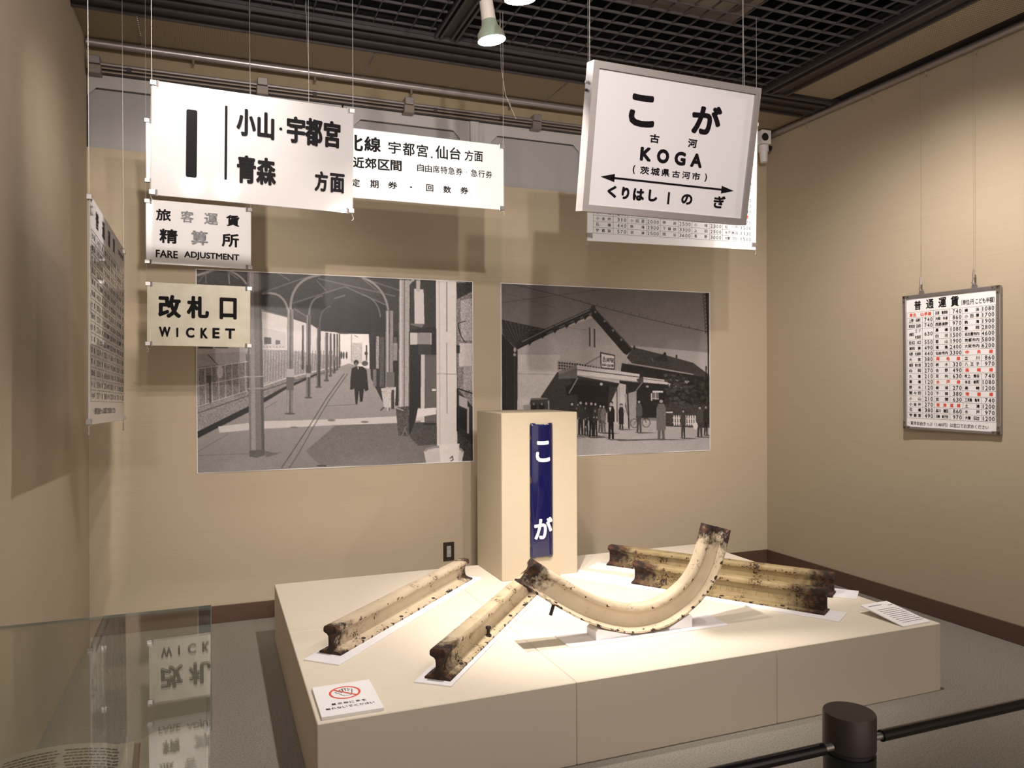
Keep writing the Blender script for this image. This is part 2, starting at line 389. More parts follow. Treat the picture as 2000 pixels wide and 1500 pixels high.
beam('ceiling_divider', [(1.235, -2.5, ZC - .01, 1.30, 4.285, ZC + .06)])
rd = MB()
for x in (1.205, 1.235, 1.30, 1.33): rd.box(x - .006, -2.5, ZC - .028, x + .006, 4.285, ZC - .008)
rd.obj('trim_6', 'darkridge', kind='structure')
# open louvre grid: every bar its own piece
P_ = .1085
def grid(name, x0, x1, y0, y1):
    g = bpy.data.objects.new(name, None); col.objects.link(g); g.location = ((x0 + x1) / 2, (y0 + y1) / 2, ZC); g['kind'] = 'structure'
    cx, cy = g.location.x, g.location.y
    mx = box(x0 - cx, -.0048, 0, x1 - cx, .0048, .012).mesh('slat', 'grid'); my = box(-.003, y0 - cy, .002, .003, y1 - cy, .013).mesh('slat', 'grid')
    n = int((y1 - y0) / P_)
    for k in range(n + 1):
        o = link('slat', mx, g); o.location = (0, y1 - cy - .05 - k * P_, 0)
        if o.location.y < y0 - cy: bpy.data.objects.remove(o)
    n = int((x1 - x0) / P_)
    for k in range(n + 1):
        o = link('slat', my, g); o.location = (x1 - cx - .03 - k * P_, 0, 0)
grid('ceiling_grid_left', XL + .01, 1.20, 1.0, 4.29)
grid('ceiling_grid_right', 1.335, 3.53, 1.0, 4.29)

# fixture above the grid
t = thing('fluorescent_fixture', 'unlit old fluorescent fixture lying above the ceiling grid', 'ceiling light', (2.3, 3.4, 3.74))
MB().box(-.75, -.6, .03, .74, .6, .10).obj('housing', 'fixture', t)
fr = MB(); fr.box(-.75, .54, 0, .75, .60, .03); fr.box(.69, -.6, 0, .75, .54, .03); fr.box(-.75, -.6, 0, -.69, .54, .03); fr.obj('frame', 'alu', t)
for y in (-.2, .2): MB().tube([(-.6, y, .005), (.6, y, .005)], .016, 10).obj('fluorescent_tube', 'fixture', t, True)
t = thing('lighting_track', 'black lighting track holding the lit spotlights', 'track', (1.09, 2.2, ZC - .03))
box(-.02, -2.4, -.012, .02, 1.3, .018, bev=.002).obj('track_rail', 'dark', t)

# ------------------------------------------------------------------ spotlights
def spotlight(i, pos, aim, watts, ang, blend, label, body=True, vis=None):
    p = Vector(pos); d = (Vector(vis) if vis else (Vector(aim) - p)).normalized()
    t = thing('spotlight', label, 'spotlight', pos, group='spotlights on the ceiling tracks' if False else None)
    q = d.to_track_quat('-Z', 'Y').to_matrix().to_4x4()
    up = -d
    MB().tube([tuple(up * .002), tuple(up * .03), tuple(up * .062), tuple(up * .085)], [.060, .057, .036, .031], 28, caps=False).obj('reflector_bulb', 'lampglass', t, True)
    MB().tube([tuple(up * .001), tuple(up * .006)], [.0575, .055], 28).obj('lamp_face', 'glow', t, False)
    MB().tube([tuple(up * .08), tuple(up * .085), tuple(up * .15), tuple(up * .25), tuple(up * .255)], [.027, .031, .029, .030, .02], 24).obj('lamp_housing', 'lampbody', t, True)
    top = up * .2
    MB().tube([tuple(top), (top.x, top.y, max(ZC - .035 - p.z, top.z + .01))], .009, 10).obj('stem', 'plastic', t, True)
    a = up.orthogonal().normalized()
    MB().tube([tuple(top * .72 + a * .031), tuple(top * .72 + a * .045)], .007, 8).obj('tilt_knob', 'plastic', t, True)
    rgn = [tuple(up * .165 + (a * math.cos(k * math.pi / 12) + up.cross(a) * math.sin(k * math.pi / 12)) * .032) for k in range(25)]
    MB().tube(rgn, .0022, 6, caps=False).obj('retaining_ring', 'plastic', t, True)
    l = bpy.data.lights.new('spot', 'SPOT'); l.energy = watts; l.color = WARM; l.spot_size = R(ang); l.spot_blend = blend; l.shadow_soft_size = .03
    lo = bpy.data.objects.new('light_source', l); col.objects.link(lo); lo.parent = t
    dd = (Vector(aim) - p).normalized(); lo.location = d * .012; lo.rotation_euler = dd.to_track_quat('-Z', 'Y').to_euler()
    return t
LL = ['lit reflector spotlight with white housing, hanging lower over the platform', 'lit reflector spotlight at the top edge of the photo, nearest the camera of the pair',
      'spotlight reflected at left in the large platform sign', 'spotlight reflected at right in the large platform sign', 'spotlight on the front track aimed at the back wall signs',
      'spotlight above the platform aimed at the fare table on the right wall', 'spotlight over the right side of the platform aimed at the pedestal', 'spotlight near the left wall aimed at the large platform sign',
      'spotlight farthest from the display, above and behind the viewpoint']
for i, (a, L_) in enumerate(zip(LAMPS, LL)):
    spotlight(i, *a, L_, vis={0: (.16, .0, -1), 1: (.1, .12, -1)}.get(i))

# white swivel lamp in the far right corner
t = thing('corner_spotlight', 'small white swivel lamp under the ceiling in the far right corner', 'spotlight', (4.12, 5.0, 3.40))
box(-.045, -.04, -.02, .045, .04, .09, bev=.004).obj('mount_box', 'white', t)
MB().tube([(-.02, -.041, .03), (-.02, -.05, .03)], .03, 16).obj('pivot', 'plastic', t, True)
MB().tube([(0, 0, -.025), (0, 0, -.075)], [.04, .042], 16).obj('swivel_head', 'white', t, True)
MB().tube([(0.045, -.01, -.045), (.062, -.012, -.047)], .022, 12).obj('knob', 'plastic', t, True)
MB().tube([(0, 0, -.075), (0, -.004, -.16)], [.034, .028], 16).obj('lamp_shade', 'white', t, True)

# ------------------------------------------------------------------ platform and pedestal
X0, X1, Y0, Y1, HP = .328, 3.263, 2.69, 4.642, .324
PL = thing('display_platform', 'low wide beige fabric covered platform carrying the rails', 'platform', ((X0 + X1) / 2, (Y0 + Y1) / 2, 0))
cx, cy = PL.location.x, PL.location.y
bx = [X0, 1.3165, 2.285, X1]; by = [Y0, 3.72, Y1]
for i in range(3):
    for j in range(2):
        box(bx[i] - cx + .0008, by[j] - cy + .0008, 0, bx[i + 1] - cx - .0008, by[j + 1] - cy - .0008, HP, bev=.003).obj('platform_box', 'plinth', PL)
PD = thing('pedestal', 'tall beige fabric covered pedestal standing on the platform', 'pedestal', (1.817, 4.425, HP))
box(-.245, -.225, 0, .245, .225, .985, bev=.003).obj('pedestal_body', 'pedestal', PD)

# blue enamel station plate
BP = thing('station_plate', 'narrow vertical dark blue enamel station plate with white characters', 'sign', (1.823, 4.198, .4445))
W_, H_ = .150, .802
mb = MB(); nx, nz = 12, 60; ev = []
def plate_outline(z):
    return W_ / 2
for j in range(nz + 1):
    for i in range(nx + 1):
        u = i / nx * 2 - 1; zz = j / nz
        x = u * W_ / 2; z = zz * H_
        # rounded corners and the notches at the ends
        e = min(W_ / 2 - abs(x), z, H_ - z)
        if (z < .02 or z > H_ - .02) and abs(u) < .62: z = z + (.005 if z < .02 else -.006) * (1 - min(z, H_ - z) / .02)
        dome = -.012 * (1 - u * u * u * u) - .002
        mb.v.append((x * (1 - (.06 if (min(zz, 1 - zz) * H_ < .004) else 0)), dome, z)); ev.append(max(0, 1 - e / .016))
for j in range(nz):
    for i in range(nx):
        a = j * (nx + 1) + i; mb.f.append((a, a + 1, a + nx + 2, a + nx + 1))
mb.a['edge'] = ev
o = mb.obj('enamel_panel', 'enamel', BP, True)
sm = o.modifiers.new('thick', 'SOLIDIFY'); sm.thickness = .0015
def raised(seq, y, m, parent, bold, name='lettering', depth=0., off=(0, 0), label=None):
    mb = MB()
    for s_, a, b, c, d in seq: put(mb, s_, a + off[0], b + off[1], c + off[0], d + off[1], y, bold, depth)
    return mb.obj(name, m, parent, label=label)
KO = MB()   # ko and ga drawn in plate coordinates, x from centre, z from the base
def stroke(mb, pts, w_, y, n=5, cap=True):
    """a flat thick polyline with mitred joints"""
    P = [Vector((p[0], 0, p[1])) for p in pts]; L_, Rr = [], []
    for i, p in enumerate(P):
        t_ = (P[min(i + 1, len(P) - 1)] - P[max(i - 1, 0)]).normalized(); nrm = Vector((-t_.z, 0, t_.x))
        L_.append((p.x + nrm.x * w_ / 2, y, p.z + nrm.z * w_ / 2)); Rr.append((p.x - nrm.x * w_ / 2, y, p.z - nrm.z * w_ / 2))
    m_ = len(P); mb.add(L_ + Rr, [(i + m_, i + 1 + m_, i + 1, i) for i in range(m_ - 1)])
def arc(p0, p1, p2, n=10):
    a, b, c = map(Vector, (p0, p1, p2)); return [tuple(a * (1 - t) ** 2 + b * 2 * t * (1 - t) + c * t * t) for t in [k / n for k in range(n + 1)]]
def ko(mb, x, z, s, w_, y):
    stroke(mb, arc((x - .30 * s, z + .40 * s), (x + .1 * s, z + .33 * s), (x + .42 * s, z + .36 * s)), w_, y)
    stroke(mb, arc((x - .46 * s, z - .12 * s), (x - .42 * s, z - .56 * s), (x + .46 * s, z - .42 * s), 14), w_, y)
def ga(mb, x, z, s, w_, y):
    stroke(mb, arc((x - .40 * s, z + .20 * s), (x - .1 * s, z + .30 * s), (x + .18 * s, z + .28 * s), 4)[:-1] + arc((x + .18 * s, z + .28 * s), (x + .36 * s, z + .20 * s), (x + .26 * s, z - .15 * s), 5) + arc((x + .26 * s, z - .15 * s), (x + .18 * s, z - .42 * s), (x + .0 * s, z - .52 * s), 4)[1:], w_, y)
    stroke(mb, arc((x - .06 * s, z + .56 * s), (x - .12 * s, z + .0 * s), (x - .38 * s, z - .52 * s), 8), w_, y)
    stroke(mb, arc((x + .36 * s, z + .20 * s), (x + .52 * s, z + .06 * s), (x + .58 * s, z - .14 * s), 5), w_ * .85, y)
    stroke(mb, [(x + .34 * s, z + .40 * s), (x + .44 * s, z + .26 * s)], w_ * .55, y); stroke(mb, [(x + .48 * s, z + .46 * s), (x + .58 * s, z + .32 * s)], w_ * .55, y)
M['enamelw'] = mat('white_enamel_letter', (.85, .83, .83), .2)
k_ = MB(); put(k_, 'こ', -.041, .105, .051, .232, -.0152, .035); k_.obj('lettering', 'enamelw', BP).location.z = H_
k_ = MB(); put(k_, 'が', -.053, .561, .066, .690, -.0152, .035); k_.obj('lettering', 'enamelw', BP).location.z = H_

# ------------------------------------------------------------------ rails
half = [(.054, 0), (.054, .008), (.030, .0135), (.013, .020), (.008, .030), (.007, .045), (.007, .062), (.009, .078), (.016, .086), (.030, .092), (.033, .097), (.0325, .111), (.028, .118), (.018, .1205)]
prof = [(0, 0)] + half + [(0, .121)] + [(-x, z) for x, z in half[::-1]]
pe = [0.] + [1, 1, .45, 0, 0, 0, 0, 0, .2, .7, .9, .5, .1, 0] + [0.] + [0, .1, .5, .9, .7, .2, 0, 0, 0, 0, 0, .45, 1, 1]
def sweep(frames, scale=1., jag=True):
    """frames: list of (origin, side axis, up axis, distance to nearest end)"""
    mb = MB(); n = len(prof); E = []; D = []; rnd = random.Random(7)
    for fi, (o, sx, up, dist) in enumerate(frames):
        for (a, b), e in zip(prof, pe):
            j = rnd.uniform(-1, 1) * .0012 * e + (rnd.uniform(-.0006, .0006) if dist < .06 else 0)
            mb.v.append(tuple(o + sx * (a * scale + math.copysign(j, a)) + up * (b * scale))); E.append(e); D.append(dist)
    for i in range(len(frames) - 1):
        for k in range(n): mb.f.append((i * n + k, i * n + (k + 1) % n, (i + 1) * n + (k + 1) % n, (i + 1) * n + k))
    # flame cut end faces
    for base in (0, (len(frames) - 1) * n):
        o2 = len(mb.v); mb.v += [mb.v[base + k] for k in range(n)]; E += [1.] * n; D += [-.2] * n
        # left and right halves pair up across the profile
        for k in range(1, n // 2):
            q = (o2 + k, o2 + (k + 1), o2 + (n - k - 1) % n if (n - k - 1) else o2, o2 + (n - k))
            mb.f.append(q if base else q[::-1])
        mb.f.append((o2, o2 + 1, o2 + n - 1) if base else (o2 + n - 1, o2 + 1, o2))
    mb.a['edge'] = E; mb.a['endd'] = D
    return mb
def rail(label, start, ang, length, m, zb, holes=(), name='railway_rail', seed=0):
    t = thing(name, label, 'rail', (start[0], start[1], zb), (0, 0, R(ang)), 'cut lengths of old rail on the platform')
    n = int(length / .012); fr = []
    for i in range(n + 1):
        s = length * i / n; d = min(s, length - s)
        fr.append((Vector((s, 0, 0)), Vector((0, -1, 0)), Vector((0, 0, 1)), d))
    o = sweep(fr).obj('rail_body', m, t, True)
    for (s, y) in holes:
        mb = MB(); k = 14; zz = .0135 + (.030 - abs(y)) * -.0023 * 0 
        # slope of the foot between the web and the edge
        def zf(yy): a = abs(yy); return .008 + (.054 - a) / .024 * .0055 + .0006
        mb.add([(s + math.cos(2 * math.pi * q / k) * .013, y + math.sin(2 * math.pi * q / k) * .009, zf(y + math.sin(2 * math.pi * q / k) * .009)) for q in range(k)], [tuple(range(k))])
        mb.obj('bolt_hole', 'rustd', t)
    return t
def board(label, mid, ang, length, wd, zb=HP, th=.006, back=.0):
    t = box(-back, -wd / 2, 0, length - back, wd / 2, th, bev=.0008).obj('mounting_board', 'white', label=label, cat='board', group='white boards under the rails')
    t.location = (mid[0], mid[1], zb); t.rotation_euler = (0, 0, R(ang)); return t
board('white board under the leftmost rail', (.416, 3.268), 47.6, 1.5, .176)
board('white board under the rail pointing at the pedestal', (.786, 2.873), 51.3, 1.42, .156)
board('white board under the nearer rail of the right pair', (2.02, 4.245), -56.6, 1.58, .17)
board('white board under the rearmost rail of the right pair', (2.25, 4.36), -49, 1.54, .17)
ZR = HP + .006
rail('cream painted rail at far left of the platform with rusty cut ends', (.463, 3.345), 47.1, 1.35, 'rail_cream', ZR, [(.2, -.040), (.54, -.040), (.88, -.040)])
r2 = rail('worn cream rail pointing at the pedestal, with a bolt standing in its foot', (.814, 2.90), 51.3, 1.33, 'rail_worn', ZR, [(.16, -.038), (.83, -.038), (1.17, -.036)])
bt = MB(); bt.tube([(.51, -.034, .012), (.51, -.034, .048)], .0075, 10); bt.tube([(.51, -.034, .046), (.51, -.034, .056)], .013, 6); bt.tube([(.51, -.034, .010), (.51, -.034, .02)], .014, 6); bt.obj('bolt', 'rustd', r2)
rA = rail('nearer rail of the right pair, olive with worn raised lettering', (2.282, 3.889), -56.6, 1.057, 'rail_olive', ZR, [(.53, -.040), (.85, -.040)])
rB = rail('rearmost rail of the right pair, olive with burnt ends', (2.36, 4.335), -54.2, 1.34, 'rail_olive', ZR, [])
lt = MB(); spaced(lt, 'OUETTEEL I IGOW', .40, -.062, .88, -.038, -.0084, .02); lt.a['endd'] = [1.] * len(lt.v); lo_ = lt.obj('raised_lettering', M['rail_olive'], rA); sm = lo_.modifiers.new('thick', 'SOLIDIFY'); sm.thickness = .0022; sm.offset = 0
lt = MB(); spaced(lt, 'UOHM', .14, -.062, .26, -.038, -.0084, .02); lt.a['endd'] = [1.] * len(lt.v); lo_ = lt.obj('raised_lettering', M['rail_olive'], rA); sm = lo_.modifiers.new('thick', 'SOLIDIFY'); sm.thickness = .0022; sm.offset = 0

# curved rail
outp = [(1.245, .613), (1.409, .501), (1.555, .414), (1.71, .356), (1.819, .337), (1.937, .343), (2.031, .372), (2.14, .432), (2.21, .500), (2.266, .588), (2.298, .674), (2.326, .774)]
def catmull(P, k=12):
    P = [Vector((a, 0, b)) for a, b in P]; out = []
    for i in range(len(P) - 1):
        p0, p1, p2, p3 = P[max(i - 1, 0)], P[i], P[i + 1], P[min(i + 2, len(P) - 1)]
        for j in range(k):
            t = j / k; out.append(.5 * ((2 * p1) + (p2 - p0) * t + (2 * p0 - 5 * p1 + 4 * p2 - p3) * t * t + (-p0 + 3 * p1 - 3 * p2 + p3) * t ** 3))
    out.append(P[-1]); return out
cv = catmull(outp)
for _ in range(60): cv = [cv[0]] + [(cv[i - 1] + cv[i] * 2 + cv[i + 1]) / 4 for i in range(1, len(cv) - 1)] + [cv[-1]]
lens = [0]
for i in range(1, len(cv)): lens.append(lens[-1] + (cv[i] - cv[i - 1]).length)
AX, AY = 1.88, 3.118
AR = thing('curved_rail', 'cream painted rail bent into a deep curve resting on white blocks', 'rail', (AX, AY, HP + .006))
fr = []
for i, p in enumerate(cv):
    tg = (cv[min(i + 1, len(cv) - 1)] - cv[max(i - 1, 0)]).normalized(); up = Vector((-tg.z, 0, tg.x))
    fr.append((Vector((p.x - AX, 0, p.z - HP - .006)), Vector((0, 1, 0)) * -1, up, min(lens[i], lens[-1] - lens[i])))
sweep(fr).obj('rail_body', 'rail_arch', AR, True)
bt = MB(); bt.tube([(1.40 - AX, -.03, .515 - HP - .006), (1.383 - AX, -.03, .465 - HP - .006)], .008, 8); bt.tube([(1.403 - AX, -.03, .523 - HP - .006), (1.398 - AX, -.03, .509 - HP - .006)], .014, 6); bt.obj('bolt', 'rustd', AR)
board('white board under the curved rail', (1.456, 3.123), 0, .84, .165)
def wedge(x0, x1, h0, h1, lab):
    o = MB().prism([(x0, 0), (x1, 0)] + ([(x1, h1), (x0 + .012, h0), (x0, h0 - .012)] if h0 > h1 else [(x1, h1 - .012), (x1 - .012, h1), (x0, h0)]), -.045, .045).obj('support_block', 'foam', label=lab, cat='block', group='white support blocks')
    o.location = (0, AY, HP + .006); return o
wedge(1.60, 1.78, .050, .004, 'frosted white support block under the left side of the curved rail')
wedge(1.985, 2.11, .010, .062, 'frosted white support block under the right side of the curved rail')

# ------------------------------------------------------------------ cards on the platform
t = thing('no_touch_sign', 'white card with red circle over a hand asking not to touch', 'sign', (.455, 2.852, HP))
th = .012
box(-.109, -.139, 0, .109, .139, th, bev=.001).obj('card', 'paper', t)
def flat(o): o.rotation_euler = (R(-90), 0, 0); o.location = (-.109, .139, th + .0006); return o
W2, H2 = .218, .278
pr = MB()   # local x right, z up from the top edge (negative down)
c = (W2 / 2, -.093); r = .058
pr.ring(c, r - .008, r, 0)
stroke(pr, [(c[0] - r * .66, c[1] + r * .66), (c[0] + r * .66, c[1] - r * .66)], .007, -.0004)
flat(pr.obj('prohibition_ring', 'redink', t))
h = MB(); hs = [(-.034, .012), (-.026, .016), (-.012, -.002), (-.016, .030), (-.009, .033), (-.004, .010), (-.005, .040), (.003, .041), (.005, .011), (.010, .038), (.017, .036), (.014, .008), (.024, .028), (.030, .024), (.024, -.012), (.018, -.028), (-.006, -.032), (-.034, .012)]
stroke(h, [(c[0] + a, c[1] + b) for a, b in hs], .003, .0002)
flat(h.obj('hand_outline', 'ink', t))
tx = MB(); spaced(tx, '展示物に手を', .046, .178, .172, .195, 0, .02); spaced(tx, '触れないでください', .022, .212, .196, .229, 0, .02)
flat(tx.obj('lettering', 'ink', t))
for ch in t.children:
    if ch.name.startswith(('prohib', 'hand', 'letter')): ch.rotation_euler = (R(-90), 0, 0)

t = thing('caption_card', 'white printed caption card propped at the right corner of the platform', 'card', (3.135, 2.715, HP), (R(8), 0, R(3)))
box(-.092, 0, 0, .092, .25, .006, bev=.0008).obj('card', 'paper', t)
tx = MB()
stroke(tx, [(-.07, -.03), (.02, -.03)], .005, 0); stroke(tx, [(.05, -.045), (.08, -.045)], .004, 0)
rr = random.Random(3)
for k in range(9):
    x = -.06; z = -.075 - k * .018
    while x < .075:
        w1 = rr.uniform(.006, .02); stroke(tx, [(x, z), (min(x + w1, .08), z)], .0035, 0); x += w1 + .0025
o = tx.obj('lettering', 'print', t); o.rotation_euler = (R(-90), 0, 0); o.location = (0, .25, .0068)

# ------------------------------------------------------------------ hanging signs
def sign(name, label, TL, yaw, pitch, roll, w_, h_, thick, face, cat='sign'):
    """empty at the bottom centre of the sign; the returned holder offset maps sign coordinates (x right, z down from the top left)"""
    a = R(yaw); p = R(pitch); r = R(roll)
    X = Vector((math.cos(a), math.sin(a), 0)); N = Vector((math.sin(a), -math.cos(a), 0)); Z = Vector((0, 0, 1))
    Z2 = Z * math.cos(p) + N * math.sin(p); N2 = N * math.cos(p) - Z * math.sin(p)
    X3 = X * math.cos(r) + Z2 * math.sin(r); Z3 = Z2 * math.cos(r) - X * math.sin(r)
    o = thing(name, label, cat)
    org = Vector(TL) + X3 * w_ / 2 - Z3 * h_
    o.matrix_world = Matrix(((X3.x, -N2.x, Z3.x, org.x), (X3.y, -N2.y, Z3.y, org.y), (X3.z, -N2.z, Z3.z, org.z), (0, 0, 0, 1)))
    o['w'] = w_; o['h'] = h_
    if face: box(-w_ / 2, 0, 0, w_ / 2, thick, h_, bev=min(.0015, thick * .3)).obj('panel', face, o)
    return o
def letter(o, seq, m='black', bold=.03, y=-.0025, depth=.0024, each=True, label=None):
    w_, h_ = o['w'], o['h']
    for s_, a, b, c, d in seq:
        mb = MB(); put(mb, s_, a - w_ / 2, b - h_, c - w_ / 2, d - h_, y, bold, depth)
        if mb.v: mb.obj('lettering', m, o, label=label)
def world_wire(o, lx, lz, top_z=ZC, r=.0011, y=0.004, mid=None):
    """a plumb wire from a local point straight up to the ceiling grid"""
    P = o.matrix_world @ Vector((lx, y, lz)); inv = o.matrix_world.inverted()
    pts = [P, Vector((P.x, P.y, top_z))]
    MB().tube([tuple(inv @ q) for q in pts], r, 6).obj('suspension_wire', 'wire', o)
def clip(o, lx, lz, sx=1):
    b = MB(); b.box(lx - .012, -.006, lz - .010, lx + .012, .012, lz + .010, bev=.001); b.tube([(lx - .017 * sx, .003, lz - .014), (lx - .017 * sx, .003, lz + .012)], .006, 8)
    b.obj('wire_clip', 'steel', o)
def hook_loop(o, lx, lz):
    MB().tube([(lx, .003, lz + .012), (lx, .003, lz), (lx + .005, .003, lz - .008), (lx + .005, .003, lz - .018), (lx - .002, .003, lz - .024)], .0014, 6).obj('wire_end', 'wire', o)

# large platform sign
s = sign('platform_sign', 'large glossy white hanging sign with platform number and black destination characters', (-.23, 3.531, 2.759), 1.0, -.7, -.8, .837, .480, .008, 'acryl')
def L_(q): return q[0] - .837 / 2
mb = MB(); rr_ = .008
def rrect(x0, z0, x1, z1, r, n=4):
    pts = []
    for cx_, cz_, a0 in ((x1 - r, z1 - r, 0), (x0 + r, z1 - r, 90), (x0 + r, z0 + r, 180), (x1 - r, z0 + r, 270)):
        for k in range(n + 1): a = R(a0 + 90 * k / n); pts.append((cx_ + math.cos(a) * r, cz_ + math.sin(a) * r))
    return pts
mb.prism(rrect(.134 - .4185, .480 - .390, .177 - .4185, .480 - .103, .008), -.004, 0); mb.obj('lettering', 'black', s)
mb = MB(); mb.box(.287 - .4185, -.004, .480 - .385, .297 - .4185, 0, .480 - .066); mb.obj('dividing_line', 'black', s)
letter(s, [('小', .334, .068, .414, .186), ('山', .420, .071, .491, .189), ('・', .512, .129, .525, .141), ('宇', .544, .071, .624, .190), ('都', .623, .069, .700, .193), ('宮', .705, .069, .780, .191),
           ('青', .337, .271, .416, .392), ('森', .417, .271, .500, .390), ('方', .667, .303, .725, .394), ('面', .735, .305, .800, .393)], bold=.034, y=-.004, depth=.004)
for sx in (-1, 1):
    clip(s, sx * .413, .47, sx * -1 * -1); clip(s, sx * .413, .012, sx)
    world_wire(s, sx * .4185, .47); MB().tube([(sx * .4205, .003, .47), (sx * .4205, .003, .012)], .0009, 6).obj('suspension_wire', 'wire', s)
    hook_loop(s, sx * .418, -.008)

# line destination sign behind it
s = sign('direction_sign', 'long bright white sign hanging behind the large platform sign, listing lines and tickets', (.45, 3.9, 2.777), 0, 0, 0, 1.027, .351, .006, 'acryl_frost')
letter(s, [('北', .175, .033, .266, .115), ('線', .272, .034, .357, .111), ('近', .215, .143, .272, .199), ('郊', .275, .142, .335, .198), ('区', .342, .143, .403, .198), ('間', .406, .141, .465, .196)], bold=.035, y=-.0006, depth=0, m='ink')
letter(s, [('宇', .396, .046, .461, .109), ('都', .470, .044, .534, .111), ('宮', .545, .045, .605, .110), ('.', .620, .101, .630, .111), ('仙', .645, .040, .713, .110), ('台', .723, .041, .784, .106), ('方', .805, .049, .855, .105), ('面', .859, .048, .908, .103)], bold=.02, y=-.0006, depth=0, m='ink')
mb = MB(); spaced(mb, '自由席特急券・急行券', .546 - .5135, .147 - .351, .961 - .5135, .186 - .351, -.0006, .015, cw=.037); mb.obj('lettering', 'ink', s)
letter(s, [('定', .209, .255, .250, .296), ('期', .301, .252, .345, .294), ('券', .392, .252, .442, .289), ('・', .507, .268, .520, .277), ('回', .594, .249, .633, .286), ('数', .687, .249, .730, .286), ('券', .781, .246, .825, .283)], bold=.03, y=-.0006, depth=0, m='ink')
for sx in (-1, 1):
    clip(s, sx * .509, .342, sx); clip(s, sx * .509, .01, sx); world_wire(s, sx * .5135, .345); hook_loop(s, sx * .513, -.01)
    MB().tube([(sx * .516, .003, .345), (sx * .516, .003, .01)], .0009, 6).obj('suspension_wire', 'wire', s)

# chain of three small signs at the left
s = sign('chained_sign', 'blank edge of a white sign hanging above the fare adjustment sign', (-.3135, 4.372, 2.857), 2, 0, 0, .51, .327, .005, 'acryl_frost')
for sx in (-1, 1):
    clip(s, sx * .250, .318, sx); clip(s, sx * .250, .01, sx); world_wire(s, sx * .255, .32); MB().tube([(sx * .257, .003, .318), (sx * .257, .003, .01)], .0009, 6).obj('suspension_wire', 'wire', s)
s = sign('fare_adjustment_sign', 'small white sign reading FARE ADJUSTMENT hanging at the left', (-.315, 4.368, 2.442), 3.4, .3, -.1, .514, .331, .005, 'bright')
letter(s, [('旅', .046, .044, .118, .106), ('賃', .388, .046, .455, .107), ('精', .062, .146, .149, .221), ('所', .365, .146, .453, .219), ('FARE', .045, .257, .150, .297), ('ADJUSTMENT', .180, .255, .454, .298)], bold=.035, y=-.0006, depth=0, m='ink')
letter(s, [('客', .164, .043, .228, .106), ('運', .278, .045, .347, .107), ('算', .213, .143, .297, .220)], bold=.035, y=-.0006, depth=0, m='wornink', label='faded characters')
for sx in (-1, 1):
    clip(s, sx * .252, .322, sx); clip(s, sx * .252, .01, sx); MB().tube([(sx * .257, .003, .322), (sx * .257, .003, .415)], .0009, 6).obj('suspension_wire', 'wire', s)
    MB().tube([(sx * .259, .003, .322), (sx * .259, .003, .01)], .0009, 6).obj('suspension_wire', 'wire', s)
s = sign('wicket_sign', 'small aged cream sign reading WICKET hanging lowest at the left', (-.312, 4.364, 2.016), .8, .9, -.5, .505, .328, .005, 'aged')
letter(s, [('改', .053, .063, .162, .183), ('札', .189, .063, .298, .181), ('口', .350, .064, .436, .180)], bold=.045, y=-.0025, depth=.0024)
letter(s, [('W', .057, .229, .112, .282), ('I', .139, .232, .149, .281), ('C', .185, .229, .227, .283), ('K', .256, .229, .292, .285), ('E', .315, .227, .351, .283), ('T', .378, .228, .428, .283)], bold=.05, y=-.0025, depth=.0024)
for sx in (-1, 1):
    clip(s, sx * .248, .318, sx); clip(s, sx * .248, .01, sx); MB().tube([(sx * .2525, .003, .318), (sx * .2545, .003, .425)], .0009, 6).obj('suspension_wire', 'wire', s)
    hook_loop(s, sx * .25, -.01)

# station name sign with aluminium frame
s = sign('station_name_sign', 'metal framed white station name sign reading KOGA with a two headed arrow', (1.393, 2.683, 2.753), .6, 10.4, 0, .812, .578, .05, None)
w_, h_ = .812, .578
box(-w_ / 2 + .012, .006, .012, w_ / 2 - .012, .05, h_ - .012).obj('backing', 'alu', s)
box(-w_ / 2 + .02, .004, .02, w_ / 2 - .02, .0065, h_ - .02).obj('panel', M['milky'], s)
fw = .027
def framebar(pts, name='frame_bar'):
    n = 4
    vs = [(x, -.006, z) for x, z in pts] + [(x, .055, z) for x, z in pts]
    MB().add(vs, [(0, 1, 2, 3)[::1], (7, 6, 5, 4), (0, 4, 5, 1), (1, 5, 6, 2), (2, 6, 7, 3), (3, 7, 4, 0)]).obj(name, 'alu', s)
a, b = w_ / 2, fw
framebar([(-a, h_), (a, h_), (a - b, h_ - b), (-a + b, h_ - b)]); framebar([(-a, 0), (-a + b, b), (a - b, b), (a, 0)])
framebar([(-a, 0), (-a, h_), (-a + b, h_ - b), (-a + b, b)]); framebar([(a, 0), (a - b, b), (a - b, h_ - b), (a, h_)])
letter(s, [('こ', .180, .098, .302, .225), ('が', .481, .099, .630, .221)], bold=.052, y=.0035, depth=0)
letter(s, [('古', .288, .244, .334, .280), ('河', .474, .243, .520, .279)], bold=.05, y=.0035, depth=0)
letter(s, [('K', .249, .300, .303, .356), ('O', .329, .299, .389, .357), ('G', .415, .300, .471, .357), ('A', .495, .299, .554, .357)], bold=.075, y=.0035, depth=0)
letter(s, [('(', .220, .376, .232, .412), ('茨', .256, .377, .300, .409), ('城', .307, .376, .350, .409), ('県', .358, .377, .399, .408), ('古', .410, .379, .450, .408), ('河', .460, .378, .501, .408), ('市', .510, .377, .552, .409), (')', .575, .376, .587, .412)], bold=.042, y=.0035, depth=0)
letter(s, [('く', .112, .466, .155, .515), ('り', .178, .466, .215, .517), ('は', .232, .467, .286, .517), ('し', .306, .466, .350, .515), ('の', .468, .469, .525, .514)], bold=.07, y=.0035, depth=0)
letter(s, [('ぎ', .634, .462, .695, .516)], bold=.05, y=.0035, depth=0)
